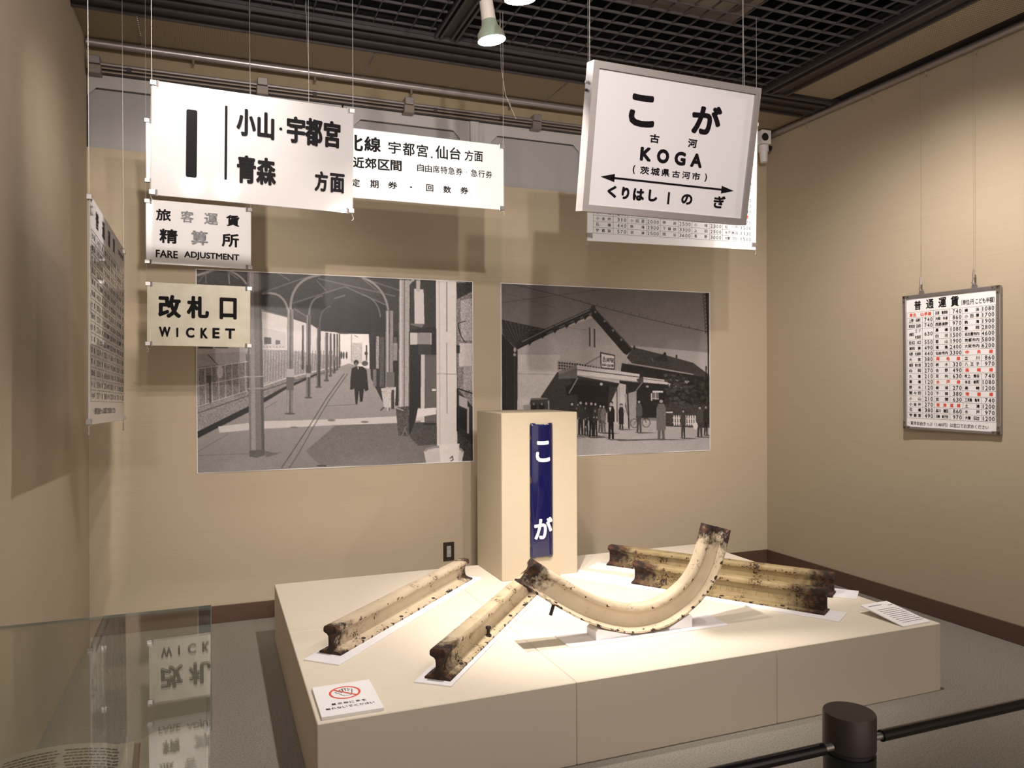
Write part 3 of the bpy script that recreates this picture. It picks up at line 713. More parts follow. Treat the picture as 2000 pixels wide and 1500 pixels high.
mb = MB(); mb.box(.400 - a, .003, h_ - .519, .410 - a, .0036, h_ - .469); mb.obj('lettering', 'black', s)
ar = MB(); za = h_ - .436
ar.prism([(.125 - a, za - .0042), (.680 - a, za - .0042), (.680 - a, za + .0042), (.125 - a, za + .0042)], .003, .0036)
ar.prism([(.074 - a, za), (.140 - a, za - .0165), (.140 - a, za + .0165)], .003, .0036); ar.prism([(.733 - a, za), (.667 - a, za + .0165), (.667 - a, za - .0165)], .003, .0036)
ar.obj('arrow', 'black', s)
for lx, yy in ((-.406, .03), (.335, .03)):
    world_wire(s, lx, h_ + .0, r=.0009, y=yy)
MB().tube([(-.408, .03, .50), (-.418, .03, .50)], .006, 8).obj('side_screw', 'steel', s); MB().tube([(-.408, .03, .47), (-.416, .03, .47)], .006, 8).obj('side_screw', 'plastic', s)

# ------------------------------------------------------------------ fare tables
def fare_grid(parent, x0, z0, x1, z1, cols, rows, yoff, lw=.0012, skip=()):
    """cols: x positions; rows: number of equal rows; skip: (row, line index) verticals left out"""
    g = MB(); h = (z1 - z0) / rows
    for k in range(rows + 1): g.box(x0, yoff, -(z0 + k * h) - lw / 2, x1, yoff + .0004, -(z0 + k * h) + lw / 2)
    for c_ in cols:
        for k in range(rows):
            if (k, c_) in skip: continue
            g.box(c_ - lw / 2, yoff, -(z0 + (k + 1) * h), c_ + lw / 2, yoff + .0004, -(z0 + k * h))
    o = g.obj('table_rules', 'ink', parent); return o
s = sign('wall_fare_table', 'metal framed white fare table hanging by two hooks on the right wall', (4.194, 3.733, 2.040), -88.1, .4, -.1, .647, .862, .012, None)
w_, h_ = .647, .862
box(-w_ / 2 + .008, .002, .008, w_ / 2 - .008, .012, h_ - .008).obj('panel', 'paper', s)
for x0, z0, x1, z1 in ((-w_ / 2, 0, -w_ / 2 + .024, h_), (w_ / 2 - .024, 0, w_ / 2, h_), (-w_ / 2 + .024, 0, w_ / 2 - .024, .016), (-w_ / 2 + .024, h_ - .022, w_ / 2 - .024, h_)):
    box(x0, -.006, z0, x1, .014, z1, bev=.002).obj('frame_bar', 'alu', s)
for sx in (-1, 1):
    for sz in (0, 1):
        cp = MB(); zz = h_ * sz; d = -1 if sz else 1
        cp.box(min(sx * w_ / 2, sx * (w_ / 2 - .05)), -.0075, min(zz, zz + d * .02), max(sx * w_ / 2, sx * (w_ / 2 - .05)), -.005, max(zz, zz + d * .02))
        cp.box(min(sx * w_ / 2, sx * (w_ / 2 - .022)), -.0075, min(zz, zz + d * .05), max(sx * w_ / 2, sx * (w_ / 2 - .022)), -.005, max(zz, zz + d * .05))
        o = cp.obj('corner_plate', 'track', s)
        for (px, pz) in ((.011, .01), (.04, .01), (.011, .04)):
            MB().tube([(sx * (w_ / 2 - px), -.0075, zz + d * pz), (sx * (w_ / 2 - px), -.010, zz + d * pz)], .0035, 8).obj('screw', 'dark', o)
ZZ = MB(); put(ZZ, '普', .081, .038, .131, .098, 0, .03); put(ZZ, '通', .166, .036, .220, .097, 0, .03); put(ZZ, '運', .252, .034, .306, .096, 0, .03); put(ZZ, '賃', .334, .033, .389, .098, 0, .03)
def holder(mb, m, name='lettering', label=None):
    o = mb.obj(name, m, s, label=label); o.location = (-w_ / 2, .0013, h_); return o
holder(ZZ, 'ink')
ZZ = MB(); put(ZZ, '（単位:円 こども半額）', .405, .062, .612, .096, 0, .02); holder(ZZ, 'ink')
T0, T1, NR = .110, .790, 19
rowh = (T1 - T0) / NR
C1 = [('東北・山手線', None), ('上野～田町', '740'), ('東京以遠・五反田', '740'), ('赤羽', '630'), None, ('西川口・川口', '550'), ('浦和・蕨', '490'), ('与野・北浦和', '440'), ('大宮', '380'), ('蓮田・東大宮', '320'), ('白岡', '270'), ('久喜', '210'), ('栗橋', '120'), ('野木', '120'), ('間々田', '120'), ('小山', '210'), ('小金井', '270'), ('石橋', '380'), ('宇都宮', '490')]
C2 = [('氏家・蒲須坂', '740'), ('片岡・矢板', '860'), ('西那須野', '970'), ('黒磯', '1080'), ('白河', '1500'), ('郡山', '1900'), ('福島', '2400'), ('仙台市内', '3300'), ('両毛線', None), ('栃木', '320'), ('佐野', '490'), ('足利', '630'), ('水戸線', None), ('結城', '270'), ('下館', '380'), ('笠間', '630'), ('東海道線', None), ('品川・蒲田', '860'), ('川崎・新子安', '970')]
C3 = [('横浜', '1080'), ('小田原', '1700'), ('熱海', '1900'), ('静岡', '2800'), ('名古屋市内', '4600'), ('京都市内', '5800'), ('大阪市内', '6200'), ('中央線', None), ('立川', '860'), ('八王子', '970'), ('高崎線', None), ('吹上・熊谷', '740'), ('本庄・新町', '1080'), ('高崎', '1200'), ('常磐線', None), ('三河島・亀有', '740'), ('土浦', '1200'), ('水戸', '970'), ('大甕・日立', '1200')]
XC = [.029, .139, .219, .328, .413, .530, .617]
blk = MB(); red = MB(); skip = set()
for ci, C in enumerate((C1, C2, C3)):
    xa, xb, xc = XC[2 * ci], XC[2 * ci + 1], XC[2 * ci + 2]
    for k, it in enumerate(C):
        if it is None: continue
        nm, pr_ = it; za, zb = T0 + k * rowh + rowh * .2, T0 + (k + 1) * rowh - rowh * .2
        if pr_ is None:
            spaced(red, nm, xa + .016, za - .001, xc - .016, zb + .001, 0, .06, cw=min(.024, (xc - xa) / len(nm) * .8)); skip.add((k, xb))
        else:
            kk = .5 * rowh if nm == '赤羽' else 0
            n_ = len(nm); spaced(blk, nm, xa + .012, za + kk, xb - .012 - (.05 if nm == '赤羽' else 0), zb + kk, 0, .04, cw=min(.022, (xb - xa - .024) / max(n_, 2) * .98))
            if nm == '赤羽':
                spaced(blk, '王子', .088, za - .002, .128, zb - .004, 0, .02, cw=.014); spaced(blk, '秋葉原', .085, za + rowh, .128, zb + rowh, 0, .02, cw=.014)
            spaced(blk, pr_, xc - .010 - .0185 * len(pr_), za + kk - .002, xc - .008, zb + kk + .002, 0, .03, cw=.0155)
            if len(pr_) == 4: put(blk, ',', xc - .010 - .0185 * 3 + .0005, zb + .000, xc - .010 - .0185 * 3 + .0035, zb + .005, 0, .01)
holder(blk, 'ink', label='small black station names and prices'); holder(red, 'redink', label='red line names')
ft = MB(); put(ft, '・東京自由きっぷ〈1,480円〉は窓口でお求めください', .035, .810, .573, .836, 0, .012); holder(ft, 'ink')
g = MB(); lw = .0013
for k in range(NR + 1):
    z = T0 + k * rowh
    if k == 4: g.box(XC[2], 0, -z - lw / 2, XC[6], .0004, -z + lw / 2)
    else: g.box(XC[0], 0, -z - lw / 2, XC[6], .0004, -z + lw / 2)
for i, x in enumerate(XC):
    for k in range(NR):
        if (k, x) in skip: continue
        g.box(x - lw / 2, 0, -T0 - (k + 1) * rowh, x + lw / 2, .0004, -T0 - k * rowh)
holder(g, M['print'], 'table_rules')
for lx in (-.19, .165):
    e = MB(); e.box(lx - .018, .0, h_ - .004, lx + .018, .006, h_ + .012); e.prism([(lx - .018, h_ + .012), (lx + .018, h_ + .012), (lx + .008, h_ + .03), (lx - .008, h_ + .03)], .0, .006); e.obj('hanging_lug', 'alu', s)
    MB().tube([(lx, .0, h_ + .018), (lx - .010, -.006, h_ + .03), (lx - .004, -.008, h_ + .045), (lx, -.004, h_ + .06), (lx, -.004, h_ + .105)], .0035, 8).obj('hook', 'steel', s, True)
    MB().tube([(lx, -.004, h_ + .06), (lx, -.004, h_ + .11)], [.007, .005], 10).obj('hook_collar', 'steel', s, True)
    MB().tube([(lx, -.004, h_ + .10), (lx, -.004, 3.47 - 2.04 + h_)], .0006, 6).obj('suspension_wire', 'track', s)
# picture rail hooks along the right wall
for y_, nm in ((4.61, 'empty brass picture hook on the right wall rail, nearest the corner'), (3.994, 'empty brass picture hook on the right wall rail, between corner and fare table wires'), (3.567, 'brass picture hook on the rail holding the left wire of the wall fare table'), (3.226, 'brass picture hook on the rail holding the right wire of the wall fare table')):
    o = MB().tube([(0, 0, 0), (-.006, 0, -.012), (.004, 0, -.026), (-.004, 0, -.040), (.006, 0, -.046)], .003, 8).obj('picture_hook', 'steel', label=nm, cat='hook', group='hooks on the right wall rail', smooth=True)
    o.location = (XR - .034, y_, ZC - .05)

# fare table behind the station name sign
s = sign('hanging_fare_table', 'bright white fare table hanging behind the framed station name sign', (1.784, 3.497, 2.913), -1.8, 1.9, .4, 1.031, .699, .005, 'acryl_frost')
w_, h_ = 1.031, .699
cols5 = [.034, .147, .232, .343, .425, .535, .619, .729, .813, .924, 1.006]
rh = .0305; nr = 19; t1 = .672 - .014; t0 = t1 - rh * nr
data = {0: [('小山', '240'), ('小金井', '310'), ('石橋', '440'), ('宇都宮', '570')], 1: [('平塚', '1700'), ('小田原', '2000'), ('熱海', '2300'), ('沼津', '2500')],
        2: [('塩山', '2300'), ('甲府', '2500'), ('下諏訪', '3300'), ('岡谷', '3600')], 3: [('軽井沢', '2000'), ('小諸', '2300'), ('上田', '2500'), ('長野', '3000')],
        4: [('亀有', '870'), ('松戸', '1500'), ('水戸勝田', '1130'), ('大甕・日立', '1500')]}
right = ['520', '740', '860', '1080', '1200', None, '310', '240', '180', '240', None, '980', '1200', '1030']
blk = MB(); red = MB(); skip = set()
for c_ in range(5):
    xa, xb, xc = cols5[2 * c_], cols5[2 * c_ + 1], cols5[2 * c_ + 2]
    for k, (nm, pr_) in enumerate(data[c_]):
        z = t0 + (nr - 4 + k) * rh
        spaced(blk, nm, xa + .014, z + .007, xb - .014, z + rh - .007, 0, .008, cw=min(.018, (xb - xa - .028) / max(2, len(nm)) * .95))
        spaced(blk, pr_, xc - .012 - .0165 * len(pr_), z + .006, xc - .010, z + rh - .006, 0, .0, cw=.0125)
for k, pr_ in enumerate(right):
    z = t0 + k * rh
    if pr_: spaced(blk, pr_, cols5[10] - .012 - .0165 * len(pr_), z + .006, cols5[10] - .010, z + rh - .006, 0, .0, cw=.0125)
z = t0 + 14 * rh; spaced(red, '常磐線', .83, z + .005, .98, z + rh - .005, 0, .04, cw=.022)
for mb_, m_ in ((blk, 'ink'), (red, 'redink')): o = mb_.obj('lettering', m_, s); o.location = (-w_ / 2, -.0006, h_)
g = MB(); lw = .0011
for k in range(nr + 1): g.box(.034, 0, -(t0 + k * rh) - lw / 2, 1.006, .0003, -(t0 + k * rh) + lw / 2)
for x in cols5: g.box(x - lw / 2, 0, -t1, x + lw / 2, .0003, -t0)
o = g.obj('table_rules', 'print', s); o.location = (-w_ / 2, -.0006, h_)
for sx in (-1, 1):
    clip(s, sx * .507, .69, sx); clip(s, sx * .507, .03, sx); world_wire(s, sx * .512, .692); hook_loop(s, sx * .513, .0)
    MB().tube([(sx * .518, .003, .69), (sx * .518, .003, .02)], .0009, 6).obj('suspension_wire', 'wire', s)

# fare table parallel to the left wall
s = sign('side_fare_table', 'glossy white fare table hung parallel to the left wall, seen almost edge on', (-.423, 3.25, 2.205), 89.5, .2, -1.7, 1.097, .865, .006, 'acryl')
w_, h_ = 1.097, .865; K_ = .97

ZZ = MB(); put(ZZ, '普', .14, .030, .22, .103, 0, .03); put(ZZ, '通', .32, .030, .40, .103, 0, .03); put(ZZ, '運', .50, .031, .574, .101, 0, .03); put(ZZ, '賃', .665, .030, .739, .100, 0, .03); put(ZZ, '（単位:円）', .86, .046, 1.08, .073, 0, .02)
o = ZZ.obj('lettering', 'ink', s); o.location = (-w_ / 2, -.0006, h_); o.scale = (K_, 1, K_)
blk = MB(); g = MB(); t0, t1 = .13, .80; nr = 15; rh = (t1 - t0) / nr
xs5 = [.03 + k * (1.07 / 10) for k in range(11)]; rr = random.Random(11)
names = [x for C in (C1, C2, C3) for x in C if x and x[1]]
for c_ in range(5):
    for k in range(nr):
        nm, pr_ = names[(c_ * nr + k) % len(names)]; z = t0 + k * rh
        spaced(blk, nm, xs5[2 * c_] + .012, z + .011, xs5[2 * c_ + 1] - .012, z + rh - .011, 0, .015, cw=min(.022, .083 / max(2, len(nm)) * .95))
        spaced(blk, pr_, xs5[2 * c_ + 2] - .012 - .019 * len(pr_), z + .010, xs5[2 * c_ + 2] - .010, z + rh - .010, 0, .0, cw=.015)
for k in range(nr + 1): g.box(.03, 0, -(t0 + k * rh) - .0008, 1.10, .0003, -(t0 + k * rh) + .0008)
for x in xs5: g.box(x - .0008, 0, -t1, x + .0008, .0003, -t0)
put(blk, '・東京自由きっぷは窓口でお求めください', .10, .825, .78, .852, 0, .015)
o = blk.obj('lettering', 'ink', s); o.location = (-w_ / 2, -.0006, h_); o.scale = (K_, 1, K_)
o = g.obj('table_rules', 'print', s); o.location = (-w_ / 2, -.0006, h_); o.scale = (K_, 1, K_)
for sx in (-1, 1):
    clip(s, sx * .543, .853, sx); clip(s, sx * .543, .012, sx); world_wire(s, sx * .549, .856)
    hook_loop(s, sx * .548, -.012)
MB().tube([tuple((math.cos(k * math.pi / 8) * .010 + .545, .003, -.035 + math.sin(k * math.pi / 8) * .016)) for k in range(17)], .0022, 6, caps=False).obj('wire_ring', 'steel', s, True)

# loose wires and grippers hanging from the ceiling near the signs
def loose(pts, label, gr=True):
    o = thing('spare_wire', label, 'wire', pts[0], group='unused wires hanging from the ceiling')
    q = [tuple(Vector(p) - Vector(pts[0])) for p in pts]
    MB().tube(q, .0010, 6).obj('wire_strand', 'wire', o)
    if gr: MB().tube([(0, 0, -.04), (0, 0, -.055), (0, 0, -.09)], [.004, .006, .003], 8).obj('wire_gripper', 'steel', o, True)
loose([(.19, 4.25, ZC), (.19, 4.25, 3.25), (.195, 4.25, 2.9)], 'thin wire with gripper above the middle of the large platform sign')
loose([(.46, 4.1, ZC), (.465, 4.1, 3.3), (.475, 4.1, 3.08), (.47, 4.1, 3.05)], 'thin wire with bent end above the right part of the large platform sign')
loose([(1.46, 3.9, ZC), (1.465, 3.9, 3.2), (1.49, 3.9, 3.05), (1.55, 3.9, 2.93)], 'thin curling wire beside the lit spotlight')
loose([(-.03, 3.9, ZC), (-.025, 3.9, 3.45), (-.05, 3.9, 3.38), (-.09, 3.9, 3.34)], 'short curling wire near the top left of the photo', False)
loose([(2.55, 3.25, ZC), (2.555, 3.25, 3.2), (2.56, 3.25, 2.95)], 'thin wire with gripper behind the right corner of the framed station sign')

# wall outlet
t = thing('wall_outlet', 'dark bronze wall outlet plate low on the back wall', 'outlet', (1.517, YB - .004, .32))
box(-.039, -.004, -.064, .039, .004, .064, bev=.002).obj('cover_plate', 'outlet', t)
b = box(-.015, -.0065, -.038, .015, -.003, .038, bev=.001).obj('socket_insert', 'outletw', t)
for z in (-.022, .018):
    for x in (-.006, .006): box(x - .001, -.0072, z - .005, x + .001, -.006, z + .005).obj('socket_slot', 'plastic', b)
MB().tube([(0, -.004, -.053), (0, -.006, -.053)], .003, 8).obj('screw', 'track', t)

# ------------------------------------------------------------------ photograph prints
def raster(name, label, X0_, Z0_, X1_, Z1_, quad, nx, nz, draw, kx=1.0):
    """paint a grey picture cell by cell into a fine sheet. drawing coordinates are mapped by a homography"""
    src = np.array([(0, 0), (1, 0), (1, 1), (0, 1)], float); dst = np.array(quad, float)
    A = []
    for (u, v), (x, y) in zip(src, dst):
        A.append([u, v, 1, 0, 0, 0, -u * x, -v * x]); A.append([0, 0, 0, u, v, 1, -u * y, -v * y])
    Hm = np.linalg.solve(np.array(A), dst.ravel()); Hm = np.append(Hm, 1).reshape(3, 3)
    SS = 2; W, Hh = (nx + 1) * SS, (nz + 1) * SS
    uu, vv = np.meshgrid((np.arange(W) + .5) / W, (np.arange(Hh) + .5) / Hh)
    q = Hm @ np.stack([uu.ravel(), vv.ravel(), np.ones(uu.size)]); PX = (q[0] / q[2]).reshape(Hh, W); PY = (q[1] / q[2]).reshape(Hh, W)
    img = np.full((Hh, W), 120.); rng = np.random.default_rng(5)
    Hi = np.linalg.inv(Hm)
    def window(pts, pad):
        p = np.array(pts, float); p = Hi @ np.stack([p[:, 0], p[:, 1], np.ones(len(p))]); x = p[0] / p[2] * W; y = p[1] / p[2] * Hh
        return slice(max(0, int(y.min() - pad)), min(Hh, int(y.max() + pad) + 1)), slice(max(0, int(x.min() - pad)), min(W, int(x.max() + pad) + 1))
    class D: pass
    d = D()
    def poly(g, pts, g2=None, tex=0):
        ys, xs_ = window(pts, 2); a, b = PX[ys, xs_], PY[ys, xs_]
        if a.size == 0: return
        ins = np.zeros(a.shape, bool); n = len(pts)
        for i in range(n):
            x1, y1 = pts[i]; x2, y2 = pts[(i + 1) % n]
            if y1 == y2: continue
            ins ^= ((y1 > b) != (y2 > b)) & (a < (x2 - x1) * (b - y1) / (y2 - y1) + x1)
        if g2 is None: val = np.full(a.shape, float(g))
        else:
            lo, hi = min(p[1] for p in pts), max(p[1] for p in pts); val = g + (g2 - g) * np.clip((b - lo) / (hi - lo), 0, 1)
        if tex:
            t_ = rng.normal(0, 1, (a.shape[0] // 3 + 2, a.shape[1] // 3 + 2)).repeat(3, 0).repeat(3, 1)[:a.shape[0], :a.shape[1]]; val = val + t_ * tex
        img[ys, xs_] = np.where(ins, val, img[ys, xs_])
    def line(g, wd, *pts):
        for (x1, y1), (x2, y2) in zip(pts[:-1], pts[1:]):
            ys, xs_ = window([(x1, y1), (x2, y2)], wd + 2); a, b = PX[ys, xs_], PY[ys, xs_]
            if a.size == 0: continue
            L2 = (x2 - x1) ** 2 + (y2 - y1) ** 2 + 1e-9; t_ = np.clip(((a - x1) * (x2 - x1) + (b - y1) * (y2 - y1)) / L2, 0, 1)
            ds = np.hypot(a - x1 - t_ * (x2 - x1), b - y1 - t_ * (y2 - y1)); al = np.clip(wd / 2 + .8 - ds, 0, 1)
            img[ys, xs_] = img[ys, xs_] * (1 - al) + g * al
    def blob(g, x, y, rx, ry): poly(g, [(x + rx * math.cos(k * .5236), y + ry * math.sin(k * .5236)) for k in range(12)])
    def rect(g, x0, y0, x1, y1, **k): poly(g, [(x0, y0), (x1, y0), (x1, y1), (x0, y1)], **k)
    draw(poly, line, blob, rect, img, PX, PY, rng)
    im = img.reshape(nz + 1, SS, nx + 1, SS).mean((1, 3))
    lowf = rng.normal(0, 1, (nz // 9 + 2, nx // 9 + 2)).repeat(9, 0).repeat(9, 1)[:nz + 1, :nx + 1]
    im = im + rng.normal(0, 3.0, im.shape) + lowf * 1.2
    im = np.clip(im * kx, 6, 250) / 255
    lin = np.where(im < .04045, im / 12.92, ((im + .055) / 1.055) ** 2.4)
    xx, zz = np.meshgrid(np.linspace(X0_, X1_, nx + 1), np.linspace(Z1_, Z0_, nz + 1))
    cx_ = (X0_ + X1_) / 2; gap = .004 + .008 * np.clip(1 - (zz - Z0_) / .12, 0, 1) ** 2 * (.5 + .5 * np.sin((xx - X0_) * 7))
    co = np.stack([xx - cx_, -gap, zz - Z0_], -1).reshape(-1, 3)
    me = bpy.data.meshes.new(name); nv = co.shape[0]; nf = nx * nz
    i = np.arange(nz)[:, None] * (nx + 1) + np.arange(nx)[None]; f = np.stack([i, i + nx + 1, i + nx + 2, i + 1], -1).reshape(-1)
    me.vertices.add(nv); me.vertices.foreach_set('co', co.ravel()); me.loops.add(nf * 4); me.loops.foreach_set('vertex_index', f)
    me.polygons.add(nf); me.polygons.foreach_set('loop_start', np.arange(nf) * 4); me.update(calc_edges=True)
    ca = me.color_attributes.new('Col', 'FLOAT_COLOR', 'POINT'); l = lin.reshape(-1)
    ca.data.foreach_set('color', np.stack([l * 1.0, l * .93, l * .93, np.ones_like(l)], -1).ravel().astype(np.float32))
    me.materials.append(M['photo'])
    t = thing(name, label, 'photograph', (cx_, YB, Z0_)); link('printed_sheet', me, t)
    e = MB(); wd = (X1_ - X0_) / 2; hh = Z1_ - Z0_
    for a_ in ((-wd - .005, 0, -wd, hh), (wd, 0, wd + .005, hh), (-wd - .005, hh, wd + .005, hh + .005), (-wd - .005, -.005, wd + .005, 0)): e.box(a_[0], -.006, a_[1], a_[2], -.0005, a_[3])
    e.obj('white_border', 'paper', t); return t

def platform_photo(poly, line, blob, rect, img, PX, PY, rng):
    img[:] = 60
    poly(215, [(480, 320), (1040, 490), (1230, 490), (1230, 720), (1090, 730), (480, 960)])
    rect(150, 30, 560, 400, 720, tex=8); rect(185, 30, 575, 400, 640, tex=4); rect(60, 60, 585, 160, 600); rect(70, 175, 585, 265, 598)
    # distant building and wall beyond the tracks
    poly(195, [(490, 455), (660, 490), (660, 600), (490, 600)]); poly(75, [(512, 520), (560, 525), (560, 570), (512, 570)]); poly(100, [(590, 540), (622, 545), (622, 570), (590, 572)])
    for x in range(510, 660, 22): blob(90, x, 588, 3, 5)
    poly(165, [(490, 605), (660, 610), (1040, 655), (1040, 710), (660, 800), (490, 860)], tex=12)
    for x in range(520, 1040, 19): line(120, 4, (x, 615), (x - 4, 830 - (x - 520) * .25))
    poly(120, [(30, 720), (400, 640), (400, 890), (30, 1010)], tex=16); poly(165, [(30, 640), (400, 620), (400, 690), (30, 730)], tex=6)
    line(90, 7, (130, 645), (200, 720), (300, 880)); line(95, 9, (390, 640), (396, 700))
    line(200, 5, (50, 740), (400, 690)); line(190, 5, (50, 860), (400, 790)); line(190, 6, (60, 1000), (400, 890))
    for x in range(60, 400, 46): line(195, 4, (x, 735 - (x - 60) * .15), (x + 8, 1000 - (x - 60) * .33))
    line(60, 12, (140, 830), (145, 970)); rect(75, 118, 785, 152, 830); blob(185, 210, 760, 22, 45)
    # track bed and platform edge
    poly(140, [(50, 1010), (400, 895), (660, 808), (1090, 705), (1095, 725), (660, 868), (50, 1175)], tex=14)
    line(80, 6, (55, 1045), (400, 925), (660, 835), (1000, 745))
    poly(165, [(50, 1215), (410, 1030), (660, 870), (1090, 722), (1250, 745), (1330, 980), (1650, 1010), (1940, 1290), (1940, 1380), (50, 1470)], 130, tex=3)
    poly(18, [(50, 1175), (410, 995), (660, 858), (880, 765), (880, 778), (660, 880), (410, 1035), (50, 1222)])
    poly(205, [(200, 1135), (510, 1098), (1000, 1082), (1420, 1060), (1590, 1030), (1600, 1085), (1420, 1106), (1000, 1122), (510, 1150), (210, 1178)])
    poly(110, [(1000, 1125), (1420, 1108), (1690, 1100), (1690, 1380), (900, 1400), (800, 1300)], 118, tex=5)
    poly(75, [(1500, 1110), (1700, 1080), (1700, 1250), (1560, 1260), (1500, 1190)], tex=10); poly(45, [(1830, 900), (1935, 960), (1935, 1250), (1830, 1180)]); poly(60, [(1830, 1170), (1940, 1250), (1940, 1370), (1830, 1370)], tex=12)
    line(70, 5, (635, 1418), (700, 1320), (830, 1120), (940, 940), (1085, 735)); line(85, 5, (688, 1418), (750, 1320), (860, 1120), (960, 950), (1090, 760))
    line(95, 3, (520, 1008), (600, 965)); line(100, 3, (940, 992), (1140, 980)); line(105, 3, (60, 1310), (270, 1185)); line(105, 3, (60, 1335), (640, 1312))
    for x, y in ((720, 1140), (1200, 1100), (975, 1090), (1180, 1165)): blob(120, x, y, 28, 7)
    rect(60, 875, 1396, 940, 1404)
    # roof
    poly(58, [(30, 40), (1940, 130), (1940, 480), (1650, 450), (1540, 500), (1225, 500), (1030, 498), (490, 330), (490, 60)], tex=5)
    rect(62, 30, 40, 400, 152, tex=6)
    poly(38, [(720, 300), (1050, 165), (1340, 300), (1340, 500), (900, 480), (840, 440)], tex=3); poly(26, [(840, 350), (1050, 260), (1240, 350), (1240, 500), (900, 480)])
    for x1, y1, x2, y2 in ((500, 215, 840, 95), (600, 80, 680, 130), (700, 290, 1060, 175), (1060, 175, 1340, 300), (880, 120, 1400, 240), (1160, 110, 1430, 200), (500, 340, 700, 390), (720, 330, 800, 380), (1180, 120, 1290, 210), (870, 135, 930, 200), (990, 255, 1060, 235), (60, 100, 190, 60), (60, 140, 120, 60), (240, 60, 330, 120)):
        line(105, 8, (x1, y1), (x2, y2))
    line(150, 14, (50, 95), (160, 60)); line(120, 6, (105, 80), (110, 150)); line(140, 8, (265, 90), (270, 155))
    # arched brackets
    line(150, 16, *arc((690, 330), (690, 120), (890, 95), 10)); line(150, 14, *arc((672, 330), (640, 200), (500, 222), 10)); line(120, 12, *arc((818, 400), (810, 250), (905, 238), 8)); line(85, 8, *arc((890, 450), (885, 330), (960, 310), 6))
    line(150, 14, *arc((1180, 112), (1330, 170), (1355, 330), 10)); line(110, 9, *arc((1180, 230), (1290, 260), (1303, 380), 8)); line(180, 16, *arc((1470, 240), (1480, 150), (1525, 130), 8)); line(150, 12, *arc((385, 155), (350, 90), (250, 60), 8))
    # end opening
    poly(238, [(1030, 500), (1225, 500), (1232, 760), (1040, 735)]); rect(200, 1105, 560, 1180, 700, tex=14); line(150, 5, (1107, 505), (1107, 680)); rect(60, 1205, 575, 1215, 680); blob(70, 1208, 632, 12, 14); line(120, 4, (1130, 510), (1150, 520))
    for x in (1040, 1055, 1075): blob(70, x, 645, 7, 26)
    blob(90, 1200, 700, 22, 18); poly(160, [(1000, 735), (1090, 700), (1240, 740), (1240, 790), (1060, 770)])
    # right-hand side structures
    poly(40, [(1225, 500), (1690, 450), (1690, 1010), (1330, 980), (1240, 800)], tex=8)
    rect(165, 1275, 515, 1295, 735, tex=18); rect(120, 1255, 740, 1278, 855, tex=8); rect(85, 1300, 520, 1330, 860, tex=8)
    rect(150, 1392, 560, 1420, 680, tex=10); rect(95, 1395, 520, 1415, 560); rect(210, 1480, 490, 1650, 570); rect(60, 1560, 575, 1650, 640)
    rect(150, 1555, 490, 1645, 570, tex=4); rect(90, 1580, 640, 1690, 1105, tex=4); rect(205, 1580, 640, 1606, 1100); rect(100, 1612, 655, 1682, 1090); rect(225, 1655, 872, 1682, 888); rect(45, 1600, 1105, 1690, 1120)
    poly(215, [(1532, 190), (1595, 195), (1602, 430), (1535, 430)]); rect(190, 1545, 130, 1572, 210); poly(120, [(1510, 425), (1600, 432), (1585, 455), (1505, 435)])
    poly(225, [(1545, 1010), (1685, 1000), (1685, 1045), (1545, 1070)])
    poly(35, [(1500, 720), (1545, 720), (1560, 850), (1575, 930), (1545, 1090), (1510, 1180), (1500, 1180)])
    # columns down the left
    for x, y0, y1, w1, g in ((1025, 500, 725, 8, 60), (1010, 500, 742, 10, 55), (990, 500, 762, 14, 60), (965, 495, 785, 14, 80), (938, 490, 818, 22, 95), (885, 455, 862, 26, 62), (815, 370, 935, 30, 92), (690, 330, 1045, 42, 125)):
        rect(g, x - w1 / 2, y0, x + w1 / 2, y1, tex=7); line(min(g + 60, 200), 4, (x - w1 * .3, y0), (x - w1 * .3, y1)); line(40, 3, (x + w1 * .05, y0), (x + w1 * .05, y1)); blob(85, x, y1, w1 * .9, 7)
    rect(185, 665, 738, 717, 795); rect(100, 665, 796, 717, 885); rect(70, 799, 710, 833, 765); rect(170, 802, 768, 830, 795); rect(120, 984, 650, 1002, 680); rect(55, 770, 440, 782, 745)
    # big post at left
    poly(118, [(392, 55), (485, 60), (520, 1320), (468, 1345), (416, 1338)], tex=5); poly(150, [(405, 60), (435, 60), (460, 1335), (430, 1338)], tex=5); poly(85, [(470, 60), (486, 60), (520, 1320), (500, 1330)])
    line(165, 7, (400, 795), (503, 790)); line(160, 8, (402, 876), (505, 872)); poly(90, [(415, 1300), (520, 1290), (522, 1330), (468, 1348), (418, 1342)]); poly(105, [(520, 1300), (620, 1320), (530, 1345)])
    # right columns
    rect(150, 1340, 340, 1390, 1022, tex=9); line(205, 6, (1350, 340), (1355, 1020)); line(60, 4, (1365, 340), (1368, 1020)); rect(110, 1345, 760, 1400, 860)
    rect(175, 1430, 130, 1500, 1030, tex=9); line(215, 8, (1440, 130), (1445, 1030)); line(90, 5, (1465, 130), (1468, 1030)); rect(60, 1498, 480, 1506, 1000)
    poly(200, [(1310, 870), (1412, 860), (1405, 990), (1392, 1000), (1330, 1000)], tex=14); line(60, 8, (1330, 1000), (1310, 1020)); rect(60, 1380, 880, 1400, 1010)
    poly(78, [(1410, 1000), (1500, 990), (1498, 1200), (1430, 1190)], tex=14); line(120, 7, (1480, 1130), (1415, 1285)); line(110, 7, (1470, 1140), (1530, 1275)); line(190, 5, (1405, 1000), (1460, 1020))
    # foreground white column and tub
    poly(228, [(1678, 130), (1815, 140), (1828, 1365), (1692, 1372)], 215, tex=2); line(110, 5, (1752, 145), (1754, 480)); line(130, 4, (1754, 560), (1758, 1040)); line(190, 5, (1700, 140), (1712, 1370)); line(120, 3, (1690, 770), (1830, 772))
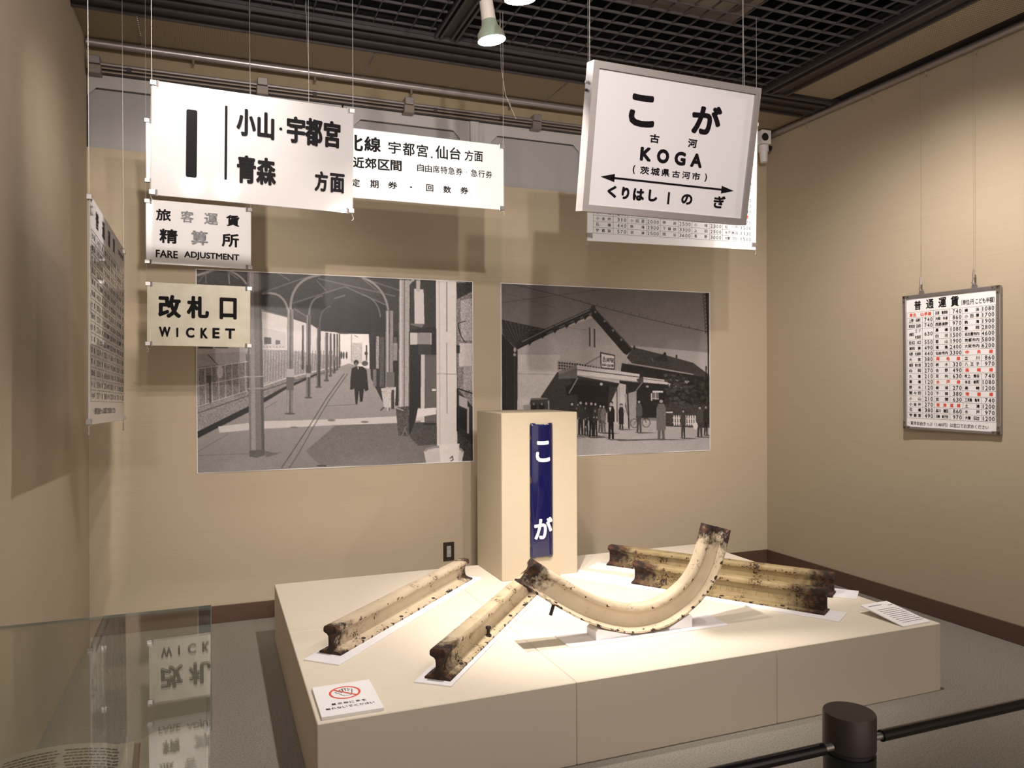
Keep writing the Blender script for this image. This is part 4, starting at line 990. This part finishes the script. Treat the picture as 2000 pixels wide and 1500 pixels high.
    poly(130, [(1815, 140), (1935, 150), (1935, 1000), (1828, 870)], tex=22); poly(50, [(1818, 150), (1930, 150), (1935, 205), (1822, 260)], tex=12); rect(205, 1838, 560, 1925, 720, tex=6); rect(45, 1818, 575, 1842, 630); rect(170, 1868, 715, 1930, 880, tex=14); poly(180, [(1845, 270), (1920, 255), (1925, 540), (1850, 545)], tex=18); line(30, 5, (1830, 425), (1880, 410)); line(30, 6, *arc((1830, 430), (1840, 520), (1880, 555), 6))
    line(20, 8, (1830, 870), (1935, 905)); rect(25, 1822, 870, 1834, 1160); poly(175, [(1838, 915), (1895, 940), (1895, 1010), (1838, 985)]); line(165, 12, (1900, 1000), (1900, 1170)); poly(28, [(1838, 1000), (1890, 1020), (1890, 1160), (1838, 1130)])
    blob(150, 1738, 1300, 138, 44); blob(205, 1738, 1308, 128, 36); poly(200, [(1602, 1300), (1874, 1300), (1855, 1385), (1620, 1385)], tex=3); poly(225, [(1705, 1250), (1842, 1245), (1836, 1375), (1715, 1380)]); line(70, 6, (1780, 1345), (1795, 1330), (1800, 1355), (1785, 1362))
    # walking man in dark coat
    poly(22, [(1110, 735), (1140, 720), (1185, 722), (1212, 745), (1225, 880), (1205, 892), (1195, 870), (1185, 960), (1168, 965), (1160, 880), (1150, 980), (1138, 980), (1128, 870), (1115, 880), (1100, 878), (1102, 800)])
    blob(35, 1140, 695, 17, 19); blob(120, 1140, 705, 10, 12); blob(60, 1210, 820, 6, 10); poly(190, [(1145, 722), (1160, 722), (1155, 745)])

def station_photo(poly, line, blob, rect, img, PX, PY, rng):
    poly(92, [(60, 40), (1800, 100), (1800, 900), (60, 900)], 150, tex=1.5)
    poly(165, [(1100, 560), (1800, 620), (1800, 800), (1100, 700)], 175)
    line(60, 5, (170, 65), (540, 155), (830, 235), (1130, 310), (1450, 385), (1770, 450)); line(70, 4, (85, 218), (540, 155), (980, 98)); line(85, 3, (85, 130), (520, 260))
    for k in range(0, 22): x = 250 + k * 68; y = 85 + (x - 250) * .238; blob(60, x, y, 4, 6)
    # ground
    poly(160, [(60, 1100), (1800, 1200), (1800, 1500), (60, 1500)], 175, tex=3)
    # left neighbouring roof and wall
    poly(50, [(85, 355), (440, 430), (260, 545), (210, 600), (95, 480)], tex=9)
    for k in range(9): line(30, 4, (100 + k * 36, 362 + k * 8), (190 + k * 12, 540 - k * 12)); line(85, 3, (115 + k * 36, 366 + k * 8), (200 + k * 12, 538 - k * 12))
    poly(32, [(85, 470), (215, 610), (212, 1110), (90, 1110)], tex=4)
    # gable wall
    poly(178, [(215, 600), (480, 455), (770, 330), (830, 320), (1110, 640), (1110, 1230), (700, 1110), (212, 1110)], tex=4)
    poly(200, [(215, 640), (560, 640), (540, 780), (400, 980), (215, 1080)], 185, tex=4)
    poly(150, [(480, 460), (830, 335), (1000, 540), (760, 600), (560, 560)], 175, tex=3)
    poly(38, [(200, 545), (500, 400), (830, 250), (838, 282), (500, 440), (215, 590)]); line(130, 6, (250, 535), (500, 412), (800, 275)); line(20, 9, (215, 590), (500, 452), (790, 320))
    for x, y in ((325, 545), (430, 490), (530, 445), (625, 405), (700, 368), (775, 335)): poly(30, [(x - 30, y - 10), (x + 25, y - 30), (x - 15, y + 22)])
    poly(30, [(830, 245), (1150, 590), (1100, 640), (1075, 625), (810, 320)]); line(95, 4, (850, 270), (1140, 590))
    for x, y in ((845, 290), (920, 365), (988, 440), (1055, 515)): blob(120, x, y, 9, 9)
    blob(50, 828, 255, 20, 20); poly(55, [(500, 395), (520, 400), (510, 420)])
    for x in (800, 838): rect(70, x - 7, 415 + (x - 800) * .3, x + 8, 570 + (x - 800) * .2); line(215, 3, (x + 9, 420), (x + 10, 572))
    line(120, 3, (600, 415), (780, 440)); line(130, 3, (215, 795), (530, 800))
    # right long roof
    poly(62, [(1150, 575), (1420, 640), (1640, 700), (1775, 800), (1770, 830), (1640, 800), (1140, 705), (1100, 660)], tex=7); line(165, 6, (1105, 705), (1300, 735), (1640, 795)); poly(45, [(1310, 680), (1410, 620), (1440, 690)]); poly(120, [(1295, 650), (1320, 690), (1310, 690)]); blob(40, 1410, 630, 12, 16); blob(40, 1162, 580, 7, 22); blob(45, 1505, 650, 8, 16)
    poly(35, [(1060, 705), (1640, 800), (1775, 830), (1775, 1150), (1110, 1150), (1040, 860)], tex=6)
    poly(185, [(1045, 870), (1095, 880), (1080, 1200), (1030, 1200)]); poly(150, [(1080, 960), (1180, 930), (1175, 1210), (1120, 1220)], tex=6); poly(140, [(1440, 830), (1610, 850), (1600, 910), (1440, 900)], tex=10)
    rect(190, 1430, 825, 1452, 890); rect(210, 1310, 930, 1395, 945); rect(110, 1310, 945, 1360, 1000); line(200, 5, (1310, 992), (1360, 996)); line(200, 5, (1335, 940), (1335, 1000)); rect(205, 1297, 950, 1307, 1010)
    # canopy shadow and opening
    poly(52, [(535, 780), (700, 810), (1040, 870), (940, 1100), (700, 1110), (400, 985)], tex=4); poly(25, [(700, 850), (960, 880), (940, 1110), (640, 1110), (600, 900)])
    poly(48, [(470, 990), (700, 960), (700, 1110), (470, 1110)])
    # lattice and canopy
    rect(170, 535, 685, 690, 770)
    for k in range(7):
        for j in range(3): rect(45, 545 + k * 21, 697 + j * 22 + k * 2, 560 + k * 21, 712 + j * 22 + k * 2)
    for k in range(9): rect(40, 690 + k * 22, 708 + k * 4, 705 + k * 22, 730 + k * 4)
    poly(95, [(545, 790), (695, 722), (698, 830), (545, 835)], tex=3); poly(120, [(545, 775), (690, 720), (696, 745), (550, 800)])
    poly(205, [(695, 722), (1205, 795), (1200, 860), (698, 808)], tex=2); line(70, 7, (700, 760), (1200, 818)); line(160, 8, (698, 805), (1195, 858)); poly(35, [(640, 830), (1040, 870), (1010, 900), (660, 880)])
    poly(70, [(1180, 835), (1235, 815), (1235, 870), (1190, 860)]); poly(200, [(1235, 818), (1432, 842), (1430, 878), (1235, 862)]); line(70, 4, (1235, 832), (1432, 855))
    line(150, 7, (700, 830), (632, 950)); line(140, 6, (1225, 865), (1175, 930)); line(80, 5, (760, 720), (885, 648)); blob(190, 893, 877, 12, 12); blob(160, 1268, 895, 12, 9)
    line(50, 12, (1105, 900), (1118, 1235)); line(60, 8, (1020, 920), (1022, 1180)); line(160, 5, (1040, 900), (1035, 1180)); line(55, 10, (190, 590), (192, 1090)); blob(180, 192, 600, 10, 20); blob(160, 190, 640, 12, 12)
    # station name board
    poly(35, [(882, 615), (1005, 640), (1003, 760), (888, 750)]); poly(222, [(892, 628), (998, 648), (996, 750), (896, 740)])
    for (x0, y0, x1, y1) in ((905, 665, 928, 669), (916, 652, 917, 672), (907, 678, 926, 680), (907, 678, 908, 693), (926, 680, 926, 695), (907, 693, 926, 695), (936, 665, 938, 668), (934, 680, 937, 682), (934, 697, 939, 688), (941, 664, 960, 666), (957, 666, 956, 698), (943, 674, 950, 675), (943, 674, 943, 688), (950, 675, 950, 688), (943, 688, 950, 689), (966, 665, 966, 690), (966, 665, 978, 667), (966, 674, 977, 676), (966, 683, 979, 685), (979, 685, 977, 700), (982, 668, 993, 670), (993, 670, 992, 682), (982, 668, 982, 700), (982, 682, 992, 683), (985, 683, 995, 702)):
        line(40, 4, (x0, y0), (x1, y1))
    def small(s_, x, y, w1):
        F_ = {'K': [((0, 0), (0, 4)), ((2, 0), (0, 2)), ((0, 2), (2, 4))], 'O': [((0, 0), (2, 0)), ((2, 0), (2, 4)), ((2, 4), (0, 4)), ((0, 4), (0, 0))], 'G': [((2, 0), (0, 0)), ((0, 0), (0, 4)), ((0, 4), (2, 4)), ((2, 4), (2, 2))], 'A': [((0, 4), (1, 0)), ((1, 0), (2, 4)), ((.5, 2.5), (1.5, 2.5))],
              'S': [((2, 0), (0, 0)), ((0, 0), (0, 2)), ((0, 2), (2, 2)), ((2, 2), (2, 4)), ((2, 4), (0, 4))], 'T': [((0, 0), (2, 0)), ((1, 0), (1, 4))], 'I': [((1, 0), (1, 4))], 'N': [((0, 4), (0, 0)), ((0, 0), (2, 4)), ((2, 4), (2, 0))]}
        for ch in s_:
            for p, q in F_.get(ch, []): line(60, 2.4, (x + p[0] * w1 / 2.6, y + p[1] * 4), (x + q[0] * w1 / 2.6, y + q[1] * 4))
            x += w1 + 1.5
    small('KOGA', 902, 712, 7); small('STATION', 942, 718, 6)
    # bushes, fence, pole at right
    for k in range(150):
        x = rng.uniform(1410, 1600); y = rng.uniform(800, 1060); blob(rng.uniform(25, 75), x, y, rng.uniform(8, 22), rng.uniform(6, 16))
    for k in range(170):
        x = rng.uniform(1600, 1775); y = rng.uniform(820, 1080); blob(rng.uniform(22, 65), x, y, rng.uniform(8, 22), rng.uniform(6, 16))
    rect(60, 1400, 1040, 1775, 1230, tex=10); poly(165, [(1400, 1218), (1780, 1235), (1780, 1260), (1400, 1245)])
    for k in range(10): x = 1480 + k * 19; poly(210, [(x, 1135), (x + 6, 1125), (x + 12, 1137), (x + 13, 1212), (x + 2, 1212)])
    line(205, 6, (1475, 1150), (1660, 1160)); line(205, 6, (1475, 1190), (1660, 1200)); rect(200, 1420, 1100, 1475, 1110)
    poly(25, [(1742, 130), (1765, 130), (1772, 560), (1768, 1200), (1762, 1200), (1760, 560)])
    for k in range(11): y = 140 + k * 30; line(25, 6, (1722 + k * 2, y), (1760, y + 6)); blob(30, 1723 + k * 2, y + 14, 6, 5)
    rect(30, 1742, 725, 1752, 900)
    # parked cart, people
    poly(55, [(320, 1000), (460, 990), (465, 1100), (300, 1110)]); poly(110, [(325, 992), (450, 990), (460, 1000), (318, 1008)]); poly(140, [(258, 1050), (320, 1045), (320, 1090), (262, 1095)])
    for x in (345, 410): blob(25, x, 1060, 26, 28); blob(120, x, 1040, 9, 10)
    def man(x, y0, y1, g, wd=28, face=160, coat=.55):
        h_ = y1 - y0; blob(25, x, y0 + h_ * .05, wd * .36, h_ * .055); blob(face, x, y0 + h_ * .075, wd * .24, h_ * .04)
        poly(g, [(x - wd * .35, y0 + h_ * .13), (x + wd * .35, y0 + h_ * .13), (x + wd * .62, y0 + h_ * .25), (x + wd * .6, y0 + h_ * coat), (x - wd * .6, y0 + h_ * coat), (x - wd * .62, y0 + h_ * .25)], tex=5)
        poly(max(g - 12, 20), [(x - wd * .42, y0 + h_ * coat), (x + wd * .42, y0 + h_ * coat), (x + wd * .5, y1), (x + wd * .15, y1), (x, y0 + h_ * .65), (x - wd * .12, y1), (x - wd * .48, y1)])
        poly(85, [(x - wd, y1 - 4), (x + wd * 1.5, y1 - 2), (x + wd * 4, y1 + 4), (x, y1 + 8)])
    for a in ((655, 1020, 1300, 38, 40), (725, 1010, 1290, 48, 46), (770, 1015, 1295, 40, 34), (812, 1015, 1310, 34, 40), (845, 1020, 1305, 45, 34), (885, 1040, 1270, 75, 34), (912, 1045, 1275, 105, 34), (972, 1015, 1325, 25, 48)): man(*a)
    for k in range(26): x = rng.uniform(640, 940); blob(rng.choice([150, 120, 40]), x, rng.uniform(1040, 1260), rng.uniform(3, 7), rng.uniform(4, 9))
    poly(200, [(955, 1065), (975, 1065), (965, 1105)])
    man(1055, 1035, 1245, 38, 34, coat=.8); man(1200, 1000, 1270, 82, 42, coat=.5); man(1380, 990, 1325, 105, 62, coat=.78); man(1560, 1080, 1315, 62, 34, coat=.55); man(1695, 1050, 1305, 70, 44); man(1745, 1045, 1290, 45, 30)
    for c_ in ((1162, 1195), (1258, 1190)):
        for k in range(16): a1, a2 = k * .3927, (k + 1) * .3927; line(40, 4, (c_[0] + 32 * math.cos(a1), c_[1] + 36 * math.sin(a1)), (c_[0] + 32 * math.cos(a2), c_[1] + 36 * math.sin(a2)))
    line(50, 4, (1162, 1195), (1200, 1150), (1245, 1150), (1258, 1190)); blob(205, 1660, 1215, 20, 30); blob(150, 1080, 1100, 9, 12)
    line(70, 3, (560, 1330), (940, 1295)); poly(90, [(1000, 1330), (1400, 1318), (1400, 1330), (1040, 1340)])

raster('station_platform_photograph', 'large black and white photo print of a covered station platform with a walking man', -.088, .940, 1.695, 2.190, [(42, 55), (1925, 143), (1935, 1362), (60, 1455)], 520, 366, platform_photo)
raster('station_front_photograph', 'black and white photo print of the station building with people in front', 1.912, .945, 3.674, 2.190, [(80, 60), (1775, 128), (1778, 1412), (84, 1488)], 420, 300, station_photo)

# ------------------------------------------------------------------ glass showcase
t = thing('glass_showcase', 'glass topped showcase in the lower left corner in front of the platform', 'showcase', (-.33, 1.45, 0))
GX0, GX1, GY0, GY1, GT, GD = -.665 + .33, -.007 + .33, .55 - 1.45, 2.11 - 1.45, .928, .607
box(GX0, GY0, .06, GX1 - .002, GY1 - .002, GD, bev=.002).obj('cabinet_body', 'case', t)
box(GX0 + .03, GY0 + .03, 0, GX1 - .03, GY1 - .03, .06).obj('plinth', 'dark', t)
g_ = .006
box(GX0, GY0, GT - g_, GX1, GY1, GT).obj('top_glass', 'glass', t)
box(GX0, GY1 - g_, GD, GX1, GY1, GT - g_ - .0002).obj('side_glass', 'glass', t)
box(GX1 - g_, GY0, GD, GX1, GY1 - g_ - .0002, GT - g_ - .0002).obj('side_glass', 'glass', t)
box(GX0, GY0, GD, GX1 - g_, GY0 + g_, GT - g_ - .0002).obj('side_glass', 'glass', t)
e = MB(); e.box(GX1 + .0001, GY0, GT - g_, GX1 + .0012, GY1, GT); e.box(GX0, GY1 + .0001, GT - g_, GX1, GY1 + .0012, GT); e.box(GX1 - .0015, GY1 - .0015, GD, GX1 + .0012, GY1 + .0012, GT - g_)
e.obj('glass_edge', 'glassedge', t)

# open book in the case
t = thing('open_book', 'open old book with printed pages inside the glass showcase', 'book', (-.31, 1.83, GD), (0, 0, R(3)))
pg = MB(); n = 16; prof2 = []
for k in range(n + 1):
    u = k / n; prof2.append((-.17 + .31 * u, .012 + .022 * math.sin(math.pi * min(1, u * 1.15)) ** .7 if u < .87 else .012 + .022 * math.sin(math.pi * min(1, u * 1.15)) ** 1 * 1))
pg.prism([(x, z) for x, z in prof2] + [(.14, .002), (-.17, .002)], -.20, .25)
pg.obj('left_pages', 'page', t)
p2 = MB(); p2.prism([(.155, .002), (.155, .014), (.19, .028), (.29, .026), (.298, .002)], -.20, .25); p2.obj('right_pages', 'page', t)
box(.135, -.205, 0, .16, .255, .004).obj('spine', 'cover', t)
tx = MB(); rr = random.Random(5)
for k in range(26):
    y = .215 - k * .016; x = -.125
    def zz_(x):
        u = (x + .17) / .31; return .0128 + .022 * math.sin(math.pi * min(1, u * 1.15)) ** (.7 if u < .87 else 1)
    while x < .10:
        w1 = rr.uniform(.006, .016)
        if not (-.02 < x < -.008):
            tx.add([(x, y, zz_(x)), (x + w1, y, zz_(x + w1)), (x + w1, y + .0055, zz_(x + w1)), (x, y + .0055, zz_(x))], [(0, 1, 2, 3)])
        x += w1 + .0025
tx.obj('lettering', 'print', t)

# ------------------------------------------------------------------ barrier in the foreground
t = thing('barrier_post', 'dark round barrier post with flat cap in the lower right foreground', 'post', (1.158, 1.158, 0))
MB().tube([(0, 0, .03), (0, 0, .772)], .0485, 40).obj('post_body', 'plastic', t, True)
MB().tube([(0, 0, .770), (0, 0, .782)], .043, 40).obj('post_neck', 'dark', t, True)
MB().tube([(0, 0, .780), (0, 0, .783), (0, 0, .847), (0, 0, .850)], [.047, .0492, .0492, .0475], 48).obj('post_cap', 'postcap', t, True)
MB().tube([(0, 0, 0), (0, 0, .02), (0, 0, .032)], [.16, .16, .05], 40).obj('post_base', 'dark', t, True)
def barx(x0, x1, z, lab, join):
    b = thing('barrier_bar', lab, 'barrier', ((x0 + x1) / 2, 1.150, z), group='barrier bars beside the post')
    h_ = (x1 - x0) / 2
    MB().tube([(-h_, 0, 0), (h_, 0, 0)], .0115, 16).obj('bar_tube', 'bar', b, True)
    MB().tube([(join * h_, 0, 0), (join * (h_ + .022), 0, 0)], .007, 12).obj('end_fitting', 'steel', b, True)
barx(1.232, 2.9, .793, 'dark handrail bar running right from the barrier post', -1)
barx(-.0 + .05, 1.085, .793, 'dark handrail bar running left from the barrier post', 1)

# small print and rules that cannot be picked apart stay joined
for o in bpy.data.objects:
    if o.type == 'MESH' and o.name.split('.')[0] in ('lettering', 'table_rules', 'raised_lettering', 'seam_clips') and len(o.data.polygons) > 900 or o.name.startswith(('table_rules', 'raised_lettering', 'seam_clips')):
        o['kind'] = 'stuff'
